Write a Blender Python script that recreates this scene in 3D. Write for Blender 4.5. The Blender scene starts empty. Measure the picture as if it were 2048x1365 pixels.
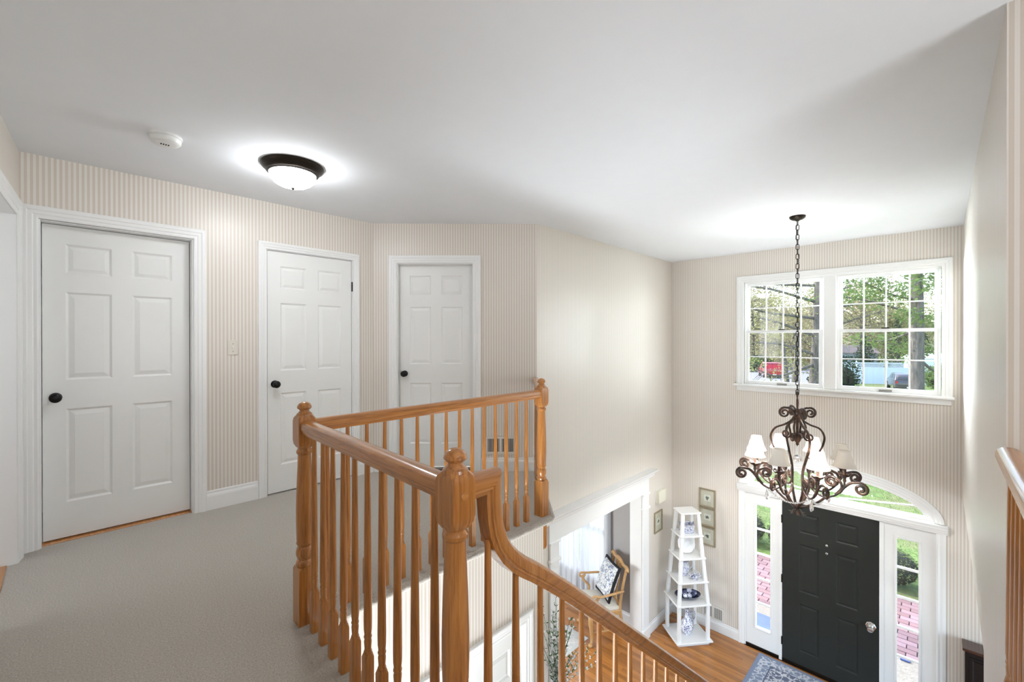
import bpy, math, random
from mathutils import Vector, Matrix
random.seed(7)
R = math.radians
S = bpy.context.scene
COL = S.collection

# ------------------------------------------------------------------ camera
YAW, PITCH, ROLL, EYE = R(44.345), R(-0.151), R(-0.05), 1.297
fw = Vector((math.cos(YAW) * math.cos(PITCH), math.sin(YAW) * math.cos(PITCH), math.sin(PITCH)))
rt = Vector((math.sin(YAW), -math.cos(YAW), 0))
up = rt.cross(fw)
rt, up = rt * math.cos(ROLL) + up * math.sin(ROLL), up * math.cos(ROLL) - rt * math.sin(ROLL)
cd = bpy.data.cameras.new('camera')
cam = bpy.data.objects.new('camera', cd)
COL.objects.link(cam)
cd.sensor_width = 36
cd.lens = 877.93 / 2048 * 36
cd.clip_start = 0.02
cd.clip_end = 500
cam.matrix_world = Matrix(((rt.x, up.x, -fw.x, 0), (rt.y, up.y, -fw.y, 0), (rt.z, up.z, -fw.z, EYE), (0, 0, 0, 1)))
S.camera = cam

# ------------------------------------------------------------------ world, sun, exposure
W = bpy.data.worlds.new('world')
S.world = W
W.use_nodes = True
wn = W.node_tree.nodes
sky = wn.new('ShaderNodeTexSky')
sky.sky_type = 'NISHITA'
sky.sun_disc = False
sky.sun_elevation = R(48)
sky.sun_rotation = R(20)
sky.air_density = 1.0
sky.dust_density = 2.0
W.node_tree.links.new(sky.outputs[0], wn['Background'].inputs[0])
wn['Background'].inputs[1].default_value = 0.34
sun_d = bpy.data.lights.new('sun', 'SUN')
sun_d.energy = 2.2
sun_d.angle = R(0.6)
sun_d.color = (1.0, 0.95, 0.87)
sun = bpy.data.objects.new('sun', sun_d)
COL.objects.link(sun)
sun.rotation_euler = Vector((0.30, -0.62, -0.80)).to_track_quat('-Z', 'Y').to_euler()
S.view_settings.view_transform = 'Standard'
S.view_settings.look = 'None'
S.view_settings.gamma = 1.0
S.view_settings.use_curve_mapping = False
S.view_settings.exposure = 1.32
FLUSH_EMIT = 21.0
BULB_W = 20.0
LAMP_COL = (0.93, 0.965, 1.0)
def area_light(name, loc, aim, sx, sy, watts, col, spread=180):
    d = bpy.data.lights.new(name, 'AREA'); d.shape = 'RECTANGLE'; d.size = sx; d.size_y = sy; d.energy = watts; d.color = col; d.spread = R(spread)
    o = bpy.data.objects.new(name, d); COL.objects.link(o); o.location = loc
    o.rotation_euler = (Vector(aim) - Vector(loc)).to_track_quat('-Z', 'Y').to_euler()
    return o
# area lamps added out of view, standing in for daylight from windows
area_light('living_room_fill', (4.4, -2.95, -1.45), (4.4, 3.0, 0.6), 3.4, 2.0, 14, (0.88, 0.95, 1.0), 130)  # added fill lamp in the unseen living room, brightens the foyer
area_light('kitchen_fill', (0.15, 1.5, -1.5), (2.3, 1.6, 1.1), 1.0, 1.8, 24, (0.88, 0.95, 1.0), 95)  # added lamp under the landing, aimed up to brighten the ceiling
area_light('side_hall_fill', (1.0, -2.34, 1.1), (0.8, 0.4, 2.44), 1.2, 1.3, 19, (0.88, 0.95, 1.0), 120)  # added lamp out of view, lifts the hall walls and ceiling
area_light('outdoor_fill_east', (10.0, 7.0, 1.6), (5.0, 0.6, 1.6), 4.2, 3.2, 560, (0.86, 0.94, 1.0), 80)  # added lamp outdoors beside the view, brightens the right wall through the window
area_light('outdoor_fill_west', (10.0, -5.0, 1.6), (5.0, 1.5, 1.6), 4.2, 3.2, 125, (0.86, 0.94, 1.0), 90)  # added outdoor lamp on the opposite side, brightens the long foyer wall
area_light('bedroom_fill', (-1.55, 3.2, 1.4), (0.5, 3.1, 1.2), 1.2, 1.4, 5, (0.95, 0.98, 1.0))  # added lamp in the unseen bedroom, shines through the side opening
area_light('dining_room_fill', (2.0, 4.6, -1.2), (4.8, 3.6, -1.9), 1.6, 1.4, 30, (0.95, 0.98, 1.0))  # added lamp in the unseen part of the dining room

# ------------------------------------------------------------------ mesh helpers
class MB:
    def __init__(s):
        s.v = []; s.f = []
    def add(s, vs, fs):
        o = len(s.v)
        s.v += [tuple(p) for p in vs]
        s.f += [tuple(i + o for i in f) for f in fs]
        return s
    def box(s, x0, x1, y0, y1, z0, z1):
        if x0 > x1: x0, x1 = x1, x0
        if y0 > y1: y0, y1 = y1, y0
        if z0 > z1: z0, z1 = z1, z0
        return s.add([(x0, y0, z0), (x1, y0, z0), (x1, y1, z0), (x0, y1, z0), (x0, y0, z1), (x1, y0, z1), (x1, y1, z1), (x0, y1, z1)],
                     [(0, 3, 2, 1), (4, 5, 6, 7), (0, 1, 5, 4), (1, 2, 6, 5), (2, 3, 7, 6), (3, 0, 4, 7)])
    def loft(s, rings, cap0=True, cap1=True, closed=True):
        n = len(rings[0]); vs = [p for r in rings for p in r]; fs = []
        for i in range(len(rings) - 1):
            for j in range(n if closed else n - 1):
                k = (j + 1) % n
                fs.append((i * n + j, i * n + k, (i + 1) * n + k, (i + 1) * n + j))
        if cap0: fs.append(tuple(reversed(range(n))))
        if cap1: fs.append(tuple((len(rings) - 1) * n + j for j in range(n)))
        return s.add(vs, fs)
    def lathe(s, prof, seg=24, c=(0, 0, 0), sx=1, sy=1, rot=0):
        rings = []
        for r, z in prof:
            rings.append([(c[0] + sx * max(r, 1e-4) * math.cos(2 * math.pi * j / seg + rot), c[1] + sy * max(r, 1e-4) * math.sin(2 * math.pi * j / seg + rot), c[2] + z) for j in range(seg)])
        return s.loft(rings)
    def tube(s, pts, rad, seg=8, cap=True, flat=1.0, upv=None):
        pts = [Vector(p) for p in pts]; n = len(pts)
        rs = rad if isinstance(rad, (list, tuple)) else [rad] * n
        t0 = (pts[1] - pts[0]).normalized()
        u = Vector(upv) if upv else (Vector((0, 0, 1)) if abs(t0.z) < 0.9 else Vector((1, 0, 0)))
        rings = []
        for i, p in enumerate(pts):
            a = pts[max(i - 1, 0)]; b = pts[min(i + 1, n - 1)]
            t = (b - a)
            t = t.normalized() if t.length > 1e-9 else t0
            side = t.cross(u)
            if side.length < 1e-6: side = t.cross(Vector((1, 0, 0.01)))
            side.normalize()
            w = side.cross(t).normalized()
            if upv is None: u = w
            rings.append([p + side * (rs[i] * math.cos(2 * math.pi * j / seg)) + w * (rs[i] * flat * math.sin(2 * math.pi * j / seg)) for j in range(seg)])
        return s.loft(rings, cap, cap)
    def sphere(s, c, r, seg=14, rings=8, sz=1.0):
        prof = [(r * math.sin(math.pi * i / rings), -r * sz * math.cos(math.pi * i / rings)) for i in range(rings + 1)]
        return s.lathe(prof, seg, c)
    def prism(s, poly, z0, z1):
        n = len(poly)
        return s.loft([[(x, y, z0) for x, y in poly], [(x, y, z1) for x, y in poly]])
    def xform(s, m):
        s.v = [tuple(m @ Vector(p)) for p in s.v]
        return s
    def mesh(s, name, mat, smooth=None):
        me = bpy.data.meshes.new(name)
        me.from_pydata(s.v, [], s.f)
        me.update()
        if smooth is not None:
            me.polygons.foreach_set('use_smooth', [True] * len(me.polygons))
            if smooth < 180: me.set_sharp_from_angle(angle=R(smooth))
        for m in (mat if isinstance(mat, (list, tuple)) else [mat]): me.materials.append(m)
        return me
    def build(s, name, mat, parent=None, smooth=None, bevel=0, bseg=1, **k):
        me = s.mesh(name, mat, smooth)
        o = put(name, me, parent, **k)
        if bevel:
            b = o.modifiers.new('edge', 'BEVEL'); b.width = bevel; b.segments = bseg; b.limit_method = 'ANGLE'; b.angle_limit = R(35)
        return o

def put(name, me, parent=None, world=True, loc=None, rot=None, scale=None):
    o = bpy.data.objects.new(name, me)
    COL.objects.link(o)
    if loc is not None: o.location = loc
    if rot is not None: o.rotation_euler = rot
    if scale is not None: o.scale = scale
    if parent is not None:
        o.parent = parent
        if world and parent.parent is None:
            o.matrix_parent_inverse = parent.matrix_basis.inverted()
    return o

def tag(o, label=None, cat=None, group=None, kind=None):
    if label: o['label'] = label
    if cat: o['category'] = cat
    if group: o['group'] = group
    if kind: o['kind'] = kind
    return o

def root(name, loc=(0, 0, 0), rz=0, label=None, cat=None, group=None, kind=None):
    o = bpy.data.objects.new(name, None)
    COL.objects.link(o)
    o.empty_display_size = 0.1
    o.matrix_basis = Matrix.Translation(loc) @ Matrix.Rotation(rz, 4, 'Z')
    return tag(o, label, cat, group, kind)

def struct(o): return tag(o, kind='structure')

def bezier(pts, n=12):
    out = []
    P = [Vector(p) for p in pts]
    P = [P[0] * 2 - P[1]] + P + [P[-1] * 2 - P[-2]]
    for i in range(1, len(P) - 2):
        for k in range(n):
            t = k / n
            a, b, c, d = P[i - 1], P[i], P[i + 1], P[i + 2]
            out.append(0.5 * ((2 * b) + (c - a) * t + (2 * a - 5 * b + 4 * c - d) * t * t + (3 * b - a - 3 * c + d) * t ** 3))
    out.append(P[-2])
    return out

# ------------------------------------------------------------------ materials
class NT:
    def __init__(s, name):
        s.m = bpy.data.materials.new(name); s.m.use_nodes = True
        s.t = s.m.node_tree; s.b = s.t.nodes['Principled BSDF']
    def n(s, typ, **k):
        x = s.t.nodes.new('ShaderNode' + typ)
        for a, b in k.items(): setattr(x, a, b)
        return x
    def l(s, a, b): s.t.links.new(a, b); return s
    def math(s, op, a, b=None, c=None):
        x = s.n('Math', operation=op)
        for i, q in enumerate((a, b, c)):
            if q is None: continue
            if hasattr(q, 'is_output'): s.l(q, x.inputs[i])
            else: x.inputs[i].default_value = q
        return x.outputs[0]
    def mix(s, f, a, b):
        x = s.n('Mix', data_type='RGBA')
        for sock, q in ((x.inputs[0], f), (x.inputs[6], a), (x.inputs[7], b)):
            if hasattr(q, 'is_output'): s.l(q, sock)
            elif isinstance(q, (tuple, list)): sock.default_value = (*q[:3], 1)
            else: sock.default_value = q
        return x.outputs[2]
    def ramp(s, f, stops):
        x = s.n('ValToRGB')
        e = x.color_ramp.elements
        while len(e) < len(stops): e.new(0.5)
        for k, (p, c) in zip(e, stops): k.position = p; k.color = (*c, 1) if len(c) == 3 else c
        s.l(f, x.inputs[0]); return x.outputs[0]
    def noise(s, vec=None, scale=5, detail=4, rough=0.5, dist=0):
        x = s.n('TexNoise')
        x.inputs['Scale'].default_value = scale; x.inputs['Detail'].default_value = detail
        x.inputs['Roughness'].default_value = rough; x.inputs['Distortion'].default_value = dist
        if vec is not None: s.l(vec, x.inputs['Vector'])
        return x.outputs[0]
    def obj(s, scale=(1, 1, 1), loc=(0, 0, 0), rot=(0, 0, 0), src='Object'):
        c = s.n('TexCoord'); m = s.n('Mapping')
        m.inputs['Scale'].default_value = scale; m.inputs['Location'].default_value = loc; m.inputs['Rotation'].default_value = rot
        s.l(c.outputs[src], m.inputs[0]); return m.outputs[0]
    def bump(s, h, strength=0.3, dist=0.01):
        x = s.n('Bump'); x.inputs['Strength'].default_value = strength; x.inputs['Distance'].default_value = dist
        s.l(h, x.inputs['Height']); s.l(x.outputs[0], s.b.inputs['Normal']); return s
    def col(s, c):
        if hasattr(c, 'is_output'): s.l(c, s.b.inputs['Base Color'])
        else: s.b.inputs['Base Color'].default_value = (*c, 1)
        return s
    def set(s, **k):
        for a, v in k.items(): s.b.inputs[a.replace('_', ' ')].default_value = v
        return s

def plain(name, c, rough=0.5, metal=0, **k):
    q = NT(name).col(c).set(Roughness=rough, Metallic=metal)
    for a, v in k.items(): q.b.inputs[a.replace('_', ' ')].default_value = v
    return q.m

def painted(name, c, rough=0.45, amt=0.03):
    q = NT(name)
    f = q.noise(q.obj((6, 6, 6)), 1.5, 3)
    q.col(q.mix(f, tuple(x * (1 - amt) for x in c), tuple(min(1, x * (1 + amt)) for x in c))).set(Roughness=rough)
    return q.m

def wood(name, axis, dark, mid, light, rough=0.3, coat=0.4, sc=1.0, rnd=False):
    q = NT(name)
    rot = (0, 0, 0)
    scl = [52 * sc] * 3
    if axis == 's': rot = (0, R(39.9), 0); scl = [2.2 * sc, 52 * sc, 52 * sc]
    elif axis == 'd': rot = (0, 0, R(-45)); scl = [2.2 * sc, 52 * sc, 52 * sc]
    else: scl['xyz'.index(axis)] = 2.2 * sc
    v = q.obj(tuple(scl), rot=rot)
    if rnd:
        oi = q.n('ObjectInfo'); ad = q.n('VectorMath', operation='ADD'); cb = q.n('CombineXYZ')
        for i in range(3): q.l(q.math('MULTIPLY', oi.outputs['Random'], 37.0 + 11 * i), cb.inputs[i])
        q.l(v, ad.inputs[0]); q.l(cb.outputs[0], ad.inputs[1]); v = ad.outputs[0]
    a = q.noise(v, 1.0, 5, 0.6, 1.2)
    b = q.noise(v, 6.0, 3, 0.7)
    f = q.math('ADD', q.math('MULTIPLY', a, 0.75), q.math('MULTIPLY', b, 0.25))
    c = q.ramp(f, [(0.28, dark), (0.5, mid), (0.72, light)])
    if rnd:
        hs = q.n('HueSaturation')
        q.l(c, hs.inputs['Color']); q.l(q.math('MULTIPLY_ADD', oi.outputs['Random'], 0.5, 0.72), hs.inputs['Value'])
        c = hs.outputs[0]
    q.col(c).set(Roughness=rough, Coat_Weight=coat, Coat_Roughness=0.08)
    q.bump(b, 0.08, 0.002)
    return q.m

OAK = ((0.19, 0.057, 0.010), (0.47, 0.185, 0.040), (0.60, 0.275, 0.075))
M = {}
M['trim'] = painted('white trim paint', (0.86, 0.86, 0.85), 0.35, 0.01)
M['door'] = painted('white door paint', (0.84, 0.84, 0.82), 0.38, 0.01)
M['ceil'] = painted('ceiling paint', (0.875, 0.89, 0.92), 0.9, 0.015)
M['grey_wall'] = painted('warm grey wall paint', (0.42, 0.40, 0.39), 0.8, 0.02)
for ax in 'xyzsd':
    M['oak_' + ax] = wood('honey oak grain ' + ax, ax, *OAK, rough=0.28, coat=0.6)
M['plank'] = wood('orange oak floor plank', 'y', (0.34, 0.115, 0.022), (0.47, 0.185, 0.042), (0.56, 0.26, 0.07), rough=0.25, coat=0.5, rnd=True)
M['chair_wood'] = wood('golden chair wood', 'z', (0.38, 0.19, 0.06), (0.52, 0.29, 0.11), (0.62, 0.38, 0.16), rough=0.35, coat=0.3)
M['black'] = plain('black iron', (0.012, 0.012, 0.012), 0.35, 0.6)
M['bronze'] = plain('dark bronze', (0.035, 0.028, 0.022), 0.35, 0.85)
M['dark_door'] = painted('charcoal door paint', (0.024, 0.026, 0.023), 0.5, 0.05)
M['dark_door'].node_tree.nodes['Principled BSDF'].inputs['Specular IOR Level'].default_value = 0.25
M['nickel'] = plain('satin nickel', (0.75, 0.74, 0.72), 0.25, 1.0)
M['dark_gap'] = plain('dark threshold', (0.06, 0.035, 0.02), 0.6)
M['plastic'] = plain('white plastic', (0.82, 0.82, 0.80), 0.35)
M['ivory'] = plain('ivory plastic', (0.80, 0.78, 0.66), 0.4)
M['almond'] = plain('almond switch plate', (0.74, 0.69, 0.61), 0.4)
M['grille'] = plain('vent grille paint', (0.76, 0.73, 0.68), 0.4)
M['lift'] = plain('brushed lift', (0.30, 0.29, 0.27), 0.4, 0.7)
M['void'] = plain('duct interior', (0.02, 0.02, 0.02), 0.9)
M['grout'] = plain('floor gap', (0.10, 0.045, 0.015), 0.8)

def wallpaper():
    q = NT('pinstripe wallpaper')
    g = q.n('NewGeometry')
    cr = q.n('VectorMath', operation='CROSS_PRODUCT'); q.l(g.outputs['True Normal'], cr.inputs[0]); cr.inputs[1].default_value = (0, 0, 1)
    dt = q.n('VectorMath', operation='DOT_PRODUCT'); q.l(g.outputs['Position'], dt.inputs[0]); q.l(cr.outputs[0], dt.inputs[1])
    c = dt.outputs['Value']
    s = q.math('SINE', q.math('MULTIPLY', c, 2 * math.pi / 0.0252))
    st = q.n('MapRange', interpolation_type='SMOOTHSTEP')
    q.l(s, st.inputs[0]); st.inputs[1].default_value = -0.45; st.inputs[2].default_value = 0.34
    fine = q.math('SINE', q.math('MULTIPLY', c, 2 * math.pi / 0.0084))
    fa = q.math('MULTIPLY_ADD', fine, 0.10, st.outputs[0])
    col = q.mix(fa, (0.80, 0.765, 0.715), (0.67, 0.595, 0.515))
    fr = q.math('FRACT', q.math('DIVIDE', q.math('ADD', c, 0.03), 0.557))
    seam = q.math('LESS_THAN', fr, 0.004)
    n = q.noise(q.obj((1, 1, 0.4)), 3.0, 2)
    col = q.mix(q.math('MULTIPLY', seam, q.math('MULTIPLY', n, 0.55)), col, (0.45, 0.38, 0.32))
    q.col(col).set(Roughness=0.36)
    return q.m
M['paper'] = wallpaper()

def carpet():
    q = NT('beige carpet pile')
    v = q.obj()
    a = q.noise(v, 150, 4, 0.8)
    b = q.noise(v, 3.2, 4, 0.6)
    c = q.mix(q.ramp(a, [(0.36, (0, 0, 0)), (0.64, (1, 1, 1))]), (0.37, 0.325, 0.27), (0.72, 0.67, 0.59))
    c = q.mix(q.math('MULTIPLY', b, 0.30), c, (0.42, 0.375, 0.32))
    q.col(c).set(Roughness=0.95, Sheen_Weight=0.3)
    q.bump(a, 0.8, 0.008)
    return q.m
M['carpet'] = carpet()

def thin(name, c, trans, rough=0.8, tcol=None):
    q = NT(name)
    d = q.n('BsdfDiffuse'); d.inputs[0].default_value = (*c, 1)
    t = q.n('BsdfTranslucent'); t.inputs[0].default_value = (*(tcol or c), 1)
    x = q.n('MixShader'); x.inputs[0].default_value = trans
    q.l(d.outputs[0], x.inputs[1]); q.l(t.outputs[0], x.inputs[2])
    q.l(x.outputs[0], q.t.nodes['Material Output'].inputs[0])
    return q.m
M['shade'] = thin('cream lamp shade fabric', (0.88, 0.855, 0.81), 0.36, tcol=(0.95, 0.86, 0.72))
M['sheer'] = thin('sheer white curtain', (0.70, 0.71, 0.74), 0.20)
M['leaf_y'] = thin('spring yellow green leaf', (0.36, 0.35, 0.16), 0.35)
M['leaf_g'] = thin('fresh green leaf', (0.165, 0.235, 0.085), 0.35)
M['leaf_t'] = thin('tan budding twig leaf', (0.35, 0.30, 0.18), 0.3)
M['leaf_d'] = thin('dark evergreen needle', (0.045, 0.075, 0.04), 0.15)
M['leaf_b'] = thin('boxwood leaf', (0.13, 0.17, 0.08), 0.2)
M['leaf_p'] = thin('plant leaf', (0.10, 0.20, 0.07), 0.2)
M['flower'] = plain('white flower petal', (0.85, 0.85, 0.86), 0.7)

def glass():
    q = NT('clear window glass')
    t = q.n('BsdfTransparent'); t.inputs[0].default_value = (0.97, 0.985, 0.98, 1)
    g = q.n('BsdfGlossy'); g.inputs['Roughness'].default_value = 0.02
    x = q.n('MixShader'); x.inputs[0].default_value = 0.05
    q.l(t.outputs[0], x.inputs[1]); q.l(g.outputs[0], x.inputs[2])
    q.l(x.outputs[0], q.t.nodes['Material Output'].inputs[0])
    return q.m
M['glass'] = glass()
M['crystal'] = NT('cut crystal').col((1, 1, 1)).set(Roughness=0.02, IOR=1.5, Transmission_Weight=0.85).m

def emis(name, c, s):
    q = NT(name)
    e = q.n('Emission'); e.inputs[0].default_value = (*c, 1); e.inputs[1].default_value = s
    q.l(e.outputs[0], q.t.nodes['Material Output'].inputs[0])
    return q.m
M['dome'] = emis('lit frosted glass', LAMP_COL, FLUSH_EMIT)
M['dome_added'] = emis('added warm lit glass', (1.0, 0.60, 0.30), FLUSH_EMIT * 0.5)  # glow of the added side hall lamp, tinted to warm the wall there
M['bulb'] = emis('lit bulb', (1.0, 0.82, 0.6), 10)

def iron():
    q = NT('rubbed bronze iron')
    f = q.noise(q.obj((1, 1, 1)), 18, 3)
    q.col(q.ramp(f, [(0.35, (0.035, 0.028, 0.024)), (0.6, (0.10, 0.055, 0.038)), (0.75, (0.20, 0.11, 0.075))])).set(Roughness=0.36, Metallic=0.55)
    return q.m
M['iron'] = iron()

def pottery(name, scale, lo, hi, white=(0.86, 0.87, 0.90), blue=(0.035, 0.06, 0.26), src='Object'):
    q = NT(name)
    v = q.obj(src=src)
    a = q.noise(v, scale, 3, 0.65, 1.5)
    f = q.ramp(a, [(lo, (0, 0, 0)), (hi, (1, 1, 1))])
    q.col(q.mix(f, white, blue)).set(Roughness=0.18, Coat_Weight=0.3)
    return q.m
M['pot'] = pottery('blue and white china', 42, 0.50, 0.56)
M['pot_fine'] = pottery('blue transfer china', 75, 0.44, 0.60)
M['pot_dark'] = pottery('navy flecked china', 60, 0.36, 0.46)
M['china'] = pottery('white rim china', 60, 0.66, 0.70, white=(0.82, 0.83, 0.86))
M['navy'] = plain('navy glaze', (0.03, 0.035, 0.08), 0.2)
M['toile'] = pottery('toile fabric', 26, 0.47, 0.60, white=(0.80, 0.79, 0.76), blue=(0.14, 0.18, 0.30))
M['toile'].node_tree.nodes['Principled BSDF'].inputs['Roughness'].default_value = 1.7
M['fringe'] = plain('black fringe', (0.01, 0.01, 0.012), 0.9)
M['seat_fabric'] = painted('cream seat fabric', (0.70, 0.66, 0.58), 0.9, 0.05)

HC, F0, YL, YM, XW, YR = 2.444, -2.74, 3.999, 2.858, 6.316, -0.159
D0, D1 = Vector((2.137, 3.999, 0)), Vector((3.277, 2.858, 0))

# ------------------------------------------------------------------ walls
def wall_grid(name, p0, p1, z0, z1, back, holes=(), mat='paper', extra=None):
    """vertical wall from p0 to p1 (room face), BACK = horizontal vector of its thickness; rectangular holes (s0, s1, za, zb)"""
    p0 = Vector((*p0, 0)); p1 = Vector((*p1, 0)); L = (p1 - p0).length; d = (p1 - p0) / L; bk = Vector((*back, 0))
    L = round(L, 5); ss = sorted({0, L, *[round(h[i], 5) for h in holes for i in (0, 1)]}); zs = sorted({round(z, 5) for z in (z0, z1, *[h[i] for h in holes for i in (2, 3)])})
    ss = [x for x in ss if -1e-6 <= x <= L + 1e-6]; zs = [z for z in zs if z0 - 1e-6 <= z <= z1 + 1e-6]
    idx = {}; vs = []; fs = []
    def V(i, j, k):
        key = (i, j, k)
        if key not in idx:
            idx[key] = len(vs); q = p0 + d * ss[i] + bk * k; vs.append((q.x, q.y, zs[j]))
        return idx[key]
    ns, nz = len(ss) - 1, len(zs) - 1
    def solid(i, j):
        if i < 0 or j < 0 or i >= ns or j >= nz: return False
        cs, cz = (ss[i] + ss[i + 1]) / 2, (zs[j] + zs[j + 1]) / 2
        return not any(h[0] < cs < h[1] and h[2] < cz < h[3] for h in holes)
    flip = d.cross(bk).z > 0
    for i in range(ns):
        for j in range(nz):
            if not solid(i, j): continue
            q = [(V(i, j, 0), V(i + 1, j, 0), V(i + 1, j + 1, 0), V(i, j + 1, 0)), (V(i, j, 1), V(i, j + 1, 1), V(i + 1, j + 1, 1), V(i + 1, j, 1))]
            if not solid(i - 1, j): q.append((V(i, j, 0), V(i, j + 1, 0), V(i, j + 1, 1), V(i, j, 1)))
            if not solid(i + 1, j): q.append((V(i + 1, j, 0), V(i + 1, j, 1), V(i + 1, j + 1, 1), V(i + 1, j + 1, 0)))
            if not solid(i, j - 1): q.append((V(i, j, 0), V(i, j, 1), V(i + 1, j, 1), V(i + 1, j, 0)))
            if not solid(i, j + 1): q.append((V(i, j + 1, 0), V(i + 1, j + 1, 0), V(i + 1, j + 1, 1), V(i, j + 1, 1)))
            for f in q: fs.append(f if flip else tuple(reversed(f)))
    mb = MB().add(vs, fs)
    if extra: extra(mb)
    return struct(mb.build(name, M[mat]))

DW1 = (-0.104, 0.684); DW2 = (1.176, 1.926)
wall_grid('wall_left', (-0.184, YL), (2.137, YL), -0.30, HC, (0, 0.13), [(DW1[0] + 0.184, DW1[1] + 0.184, -0.30, 2.05), (DW2[0] + 0.184, DW2[1] + 0.184, -0.30, 2.05)])
wall_grid('wall_diagonal', D0[:2], D1[:2], -0.30, HC, (0.085, 0.085), [(0.228, 0.986, -0.30, 2.05)])
# long wall beside the foyer with the wide opening to the dining room
OX0, OX1, OZ = 3.60, 5.40, -0.775
wall_grid('wall_foyer', (3.277, YM), (XW, YM), F0, HC, (0, 0.165), [(OX0 - 3.277, OX1 - 3.277, F0, OZ)])
# front wall with the double window, the door unit and the arched transom
UY0, UY1 = -0.012, 1.905
AC_Y, AC_Z, AC_A, AC_B = 0.9465, -0.605, 0.885, 0.345
def spandrel(mb):
    n = 28; yA, yB, zt = AC_Y - AC_A, AC_Y + AC_A, AC_Z + AC_B + 0.02
    pts = [(AC_Y + AC_A * math.cos(math.pi * i / n), AC_Z + AC_B * math.sin(math.pi * i / n)) for i in range(n + 1)]
    for a, b in zip(pts[:-1], pts[1:]):
        vs = [(x, y, z) for x in (XW, XW + 0.14) for (y, z) in (a, b, (b[0], zt), (a[0], zt))]
        mb.add(vs, [(0, 1, 2, 3), (7, 6, 5, 4), (1, 0, 4, 5)])
ww = -3.0
wall_grid('wall_front', (XW, YM + 0.165), (XW, ww), F0, HC, (0.14, 0), [
    (YM + 0.165 - 1.876, YM + 0.165 + 0.010, 0.70, 2.056),
    (YM + 0.165 - UY1, YM + 0.165 - UY0, F0, AC_Z),
    (YM + 0.165 - AC_Y - AC_A, YM + 0.165 - AC_Y + AC_A, AC_Z, AC_Z + AC_B + 0.02)], extra=spandrel)
# right wall: open above the landing and open to the living room below
wall_grid('wall_right', (0.70, YR), (XW, YR), F0, HC, (0, -0.12), [(0, 1.55, -0.02, HC), (2.60, XW - 0.70, F0, -0.304)])
wall_grid('wall_alcove', (2.25, YR - 0.12), (2.25, -2.4), -0.30, HC, (0.12, 0))
wall_grid('wall_end', (2.37, -2.4), (-0.60, -2.4), -0.30, HC, (0, -0.12))
BS = (0.150, 1.010)                # side opening, measured along the wall from the corner
WB0, WB1 = Vector((-0.184, YL, 0)), Vector((-0.563, -2.4, 0))
wbd = (WB1 - WB0).normalized()
wall_grid('wall_back', WB0[:2], WB1[:2], -0.30, HC, (-0.125, 0), [(BS[0], BS[1], -0.30, 2.045)])
# below the landing
LY = 2.085
wall_grid('wall_stairwell', (0.70, LY), (2.46, LY), F0, -0.03, (0, 0.12), [(1.41 - 0.70, 2.256 - 0.70, F0, -0.64)])
wall_grid('wall_stairwell_diagonal', (2.46, LY), (3.233, YM), F0, -0.03, (-0.085, 0.085))
wall_grid('wall_dining', (5.62, YM + 0.165), (5.62, 6.0), F0, -0.304, (0.13, 0), [(0.55, 1.65, -2.25, -0.70)], 'grey_wall')
wall_grid('wall_dining_far', (5.62, 6.0), (0.7, 6.0), F0, -0.304, (0, 0.13), [], 'grey_wall')
struct(MB().box(-1.6, XW + 0.14, -2.55, 4.9, HC, HC + 0.12).build('ceiling', M['ceil']))
struct(MB().prism([(2.5, 4.2), (3.36, YM + 0.17), (5.75, YM + 0.17), (5.75, 6.1), (0.7, 6.1), (0.7, 4.2)], -0.304, -0.18).build('ceiling_dining', M['ceil']))
struct(MB().box(0.7, XW, -3.0, YR - 0.12, -0.304, -0.31).build('ceiling_living', M['ceil']))

# ------------------------------------------------------------------ landing carpet and stairs
EX, EY = 0.80, 2.045
land = [(-0.60, -2.4), (2.25, -2.4), (2.25, YR - 0.0), (EX, YR - 0.0), (EX, EY), (2.505, EY), (3.30, YM + 0.01), (2.137, YL), (DW2[1], YL), (DW2[1], YL + 0.06), (DW2[0], YL + 0.06), (DW2[0], YL), (DW1[1], YL),
        (DW1[1], YL + 0.03), (DW1[0], YL + 0.03), (DW1[0], YL), (-0.24, YL)]
struct(MB().prism(land, -0.042, 0.0).build('floor', M['carpet']))
core = [(-0.563, -2.4), (2.25, -2.4), (2.25, YR - 0.12), (EX - 0.05, YR - 0.12), (EX - 0.05, LY + 0.03), (2.45, LY + 0.03), (3.24, YM + 0.05), (2.10, YL), (-0.184, YL)]
struct(MB().prism(core, -0.29, -0.043).build('ceiling_lower_hall', M['ceil']))
def fuzzy_roll(name, a, b, r, z, n=140, seg=12):
    a = Vector(a); b = Vector(b); d = (b - a).normalized(); side = d.cross(Vector((0, 0, 1)))
    rings = []
    for i in range(n + 1):
        p = a.lerp(b, i / n); e = min(i, n - i) / 2.0; k = min(1, 0.35 + e)
        rings.append([p + side * (r * k * (1 + random.uniform(-.12, .12)) * math.cos(2 * math.pi * j / seg)) + Vector((0, 0, z + r * k * (1 + random.uniform(-.12, .12)) * math.sin(2 * math.pi * j / seg))) for j in range(seg)])
    return struct(MB().loft(rings).build(name, M['carpet'], smooth=180))
fuzzy_roll('trim_carpet_edge', (EX + 0.01, EY, 0), (2.512, EY, 0), 0.024, -0.020)
fuzzy_roll('trim_carpet_edge_stair', (EX, YR + 0.01, 0), (EX, EY, 0), 0.024, -0.020)
fuzzy_roll('trim_carpet_edge_diagonal', (2.512, EY, 0), (3.26, YM - 0.03, 0), 0.024, -0.020, n=60)
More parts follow.
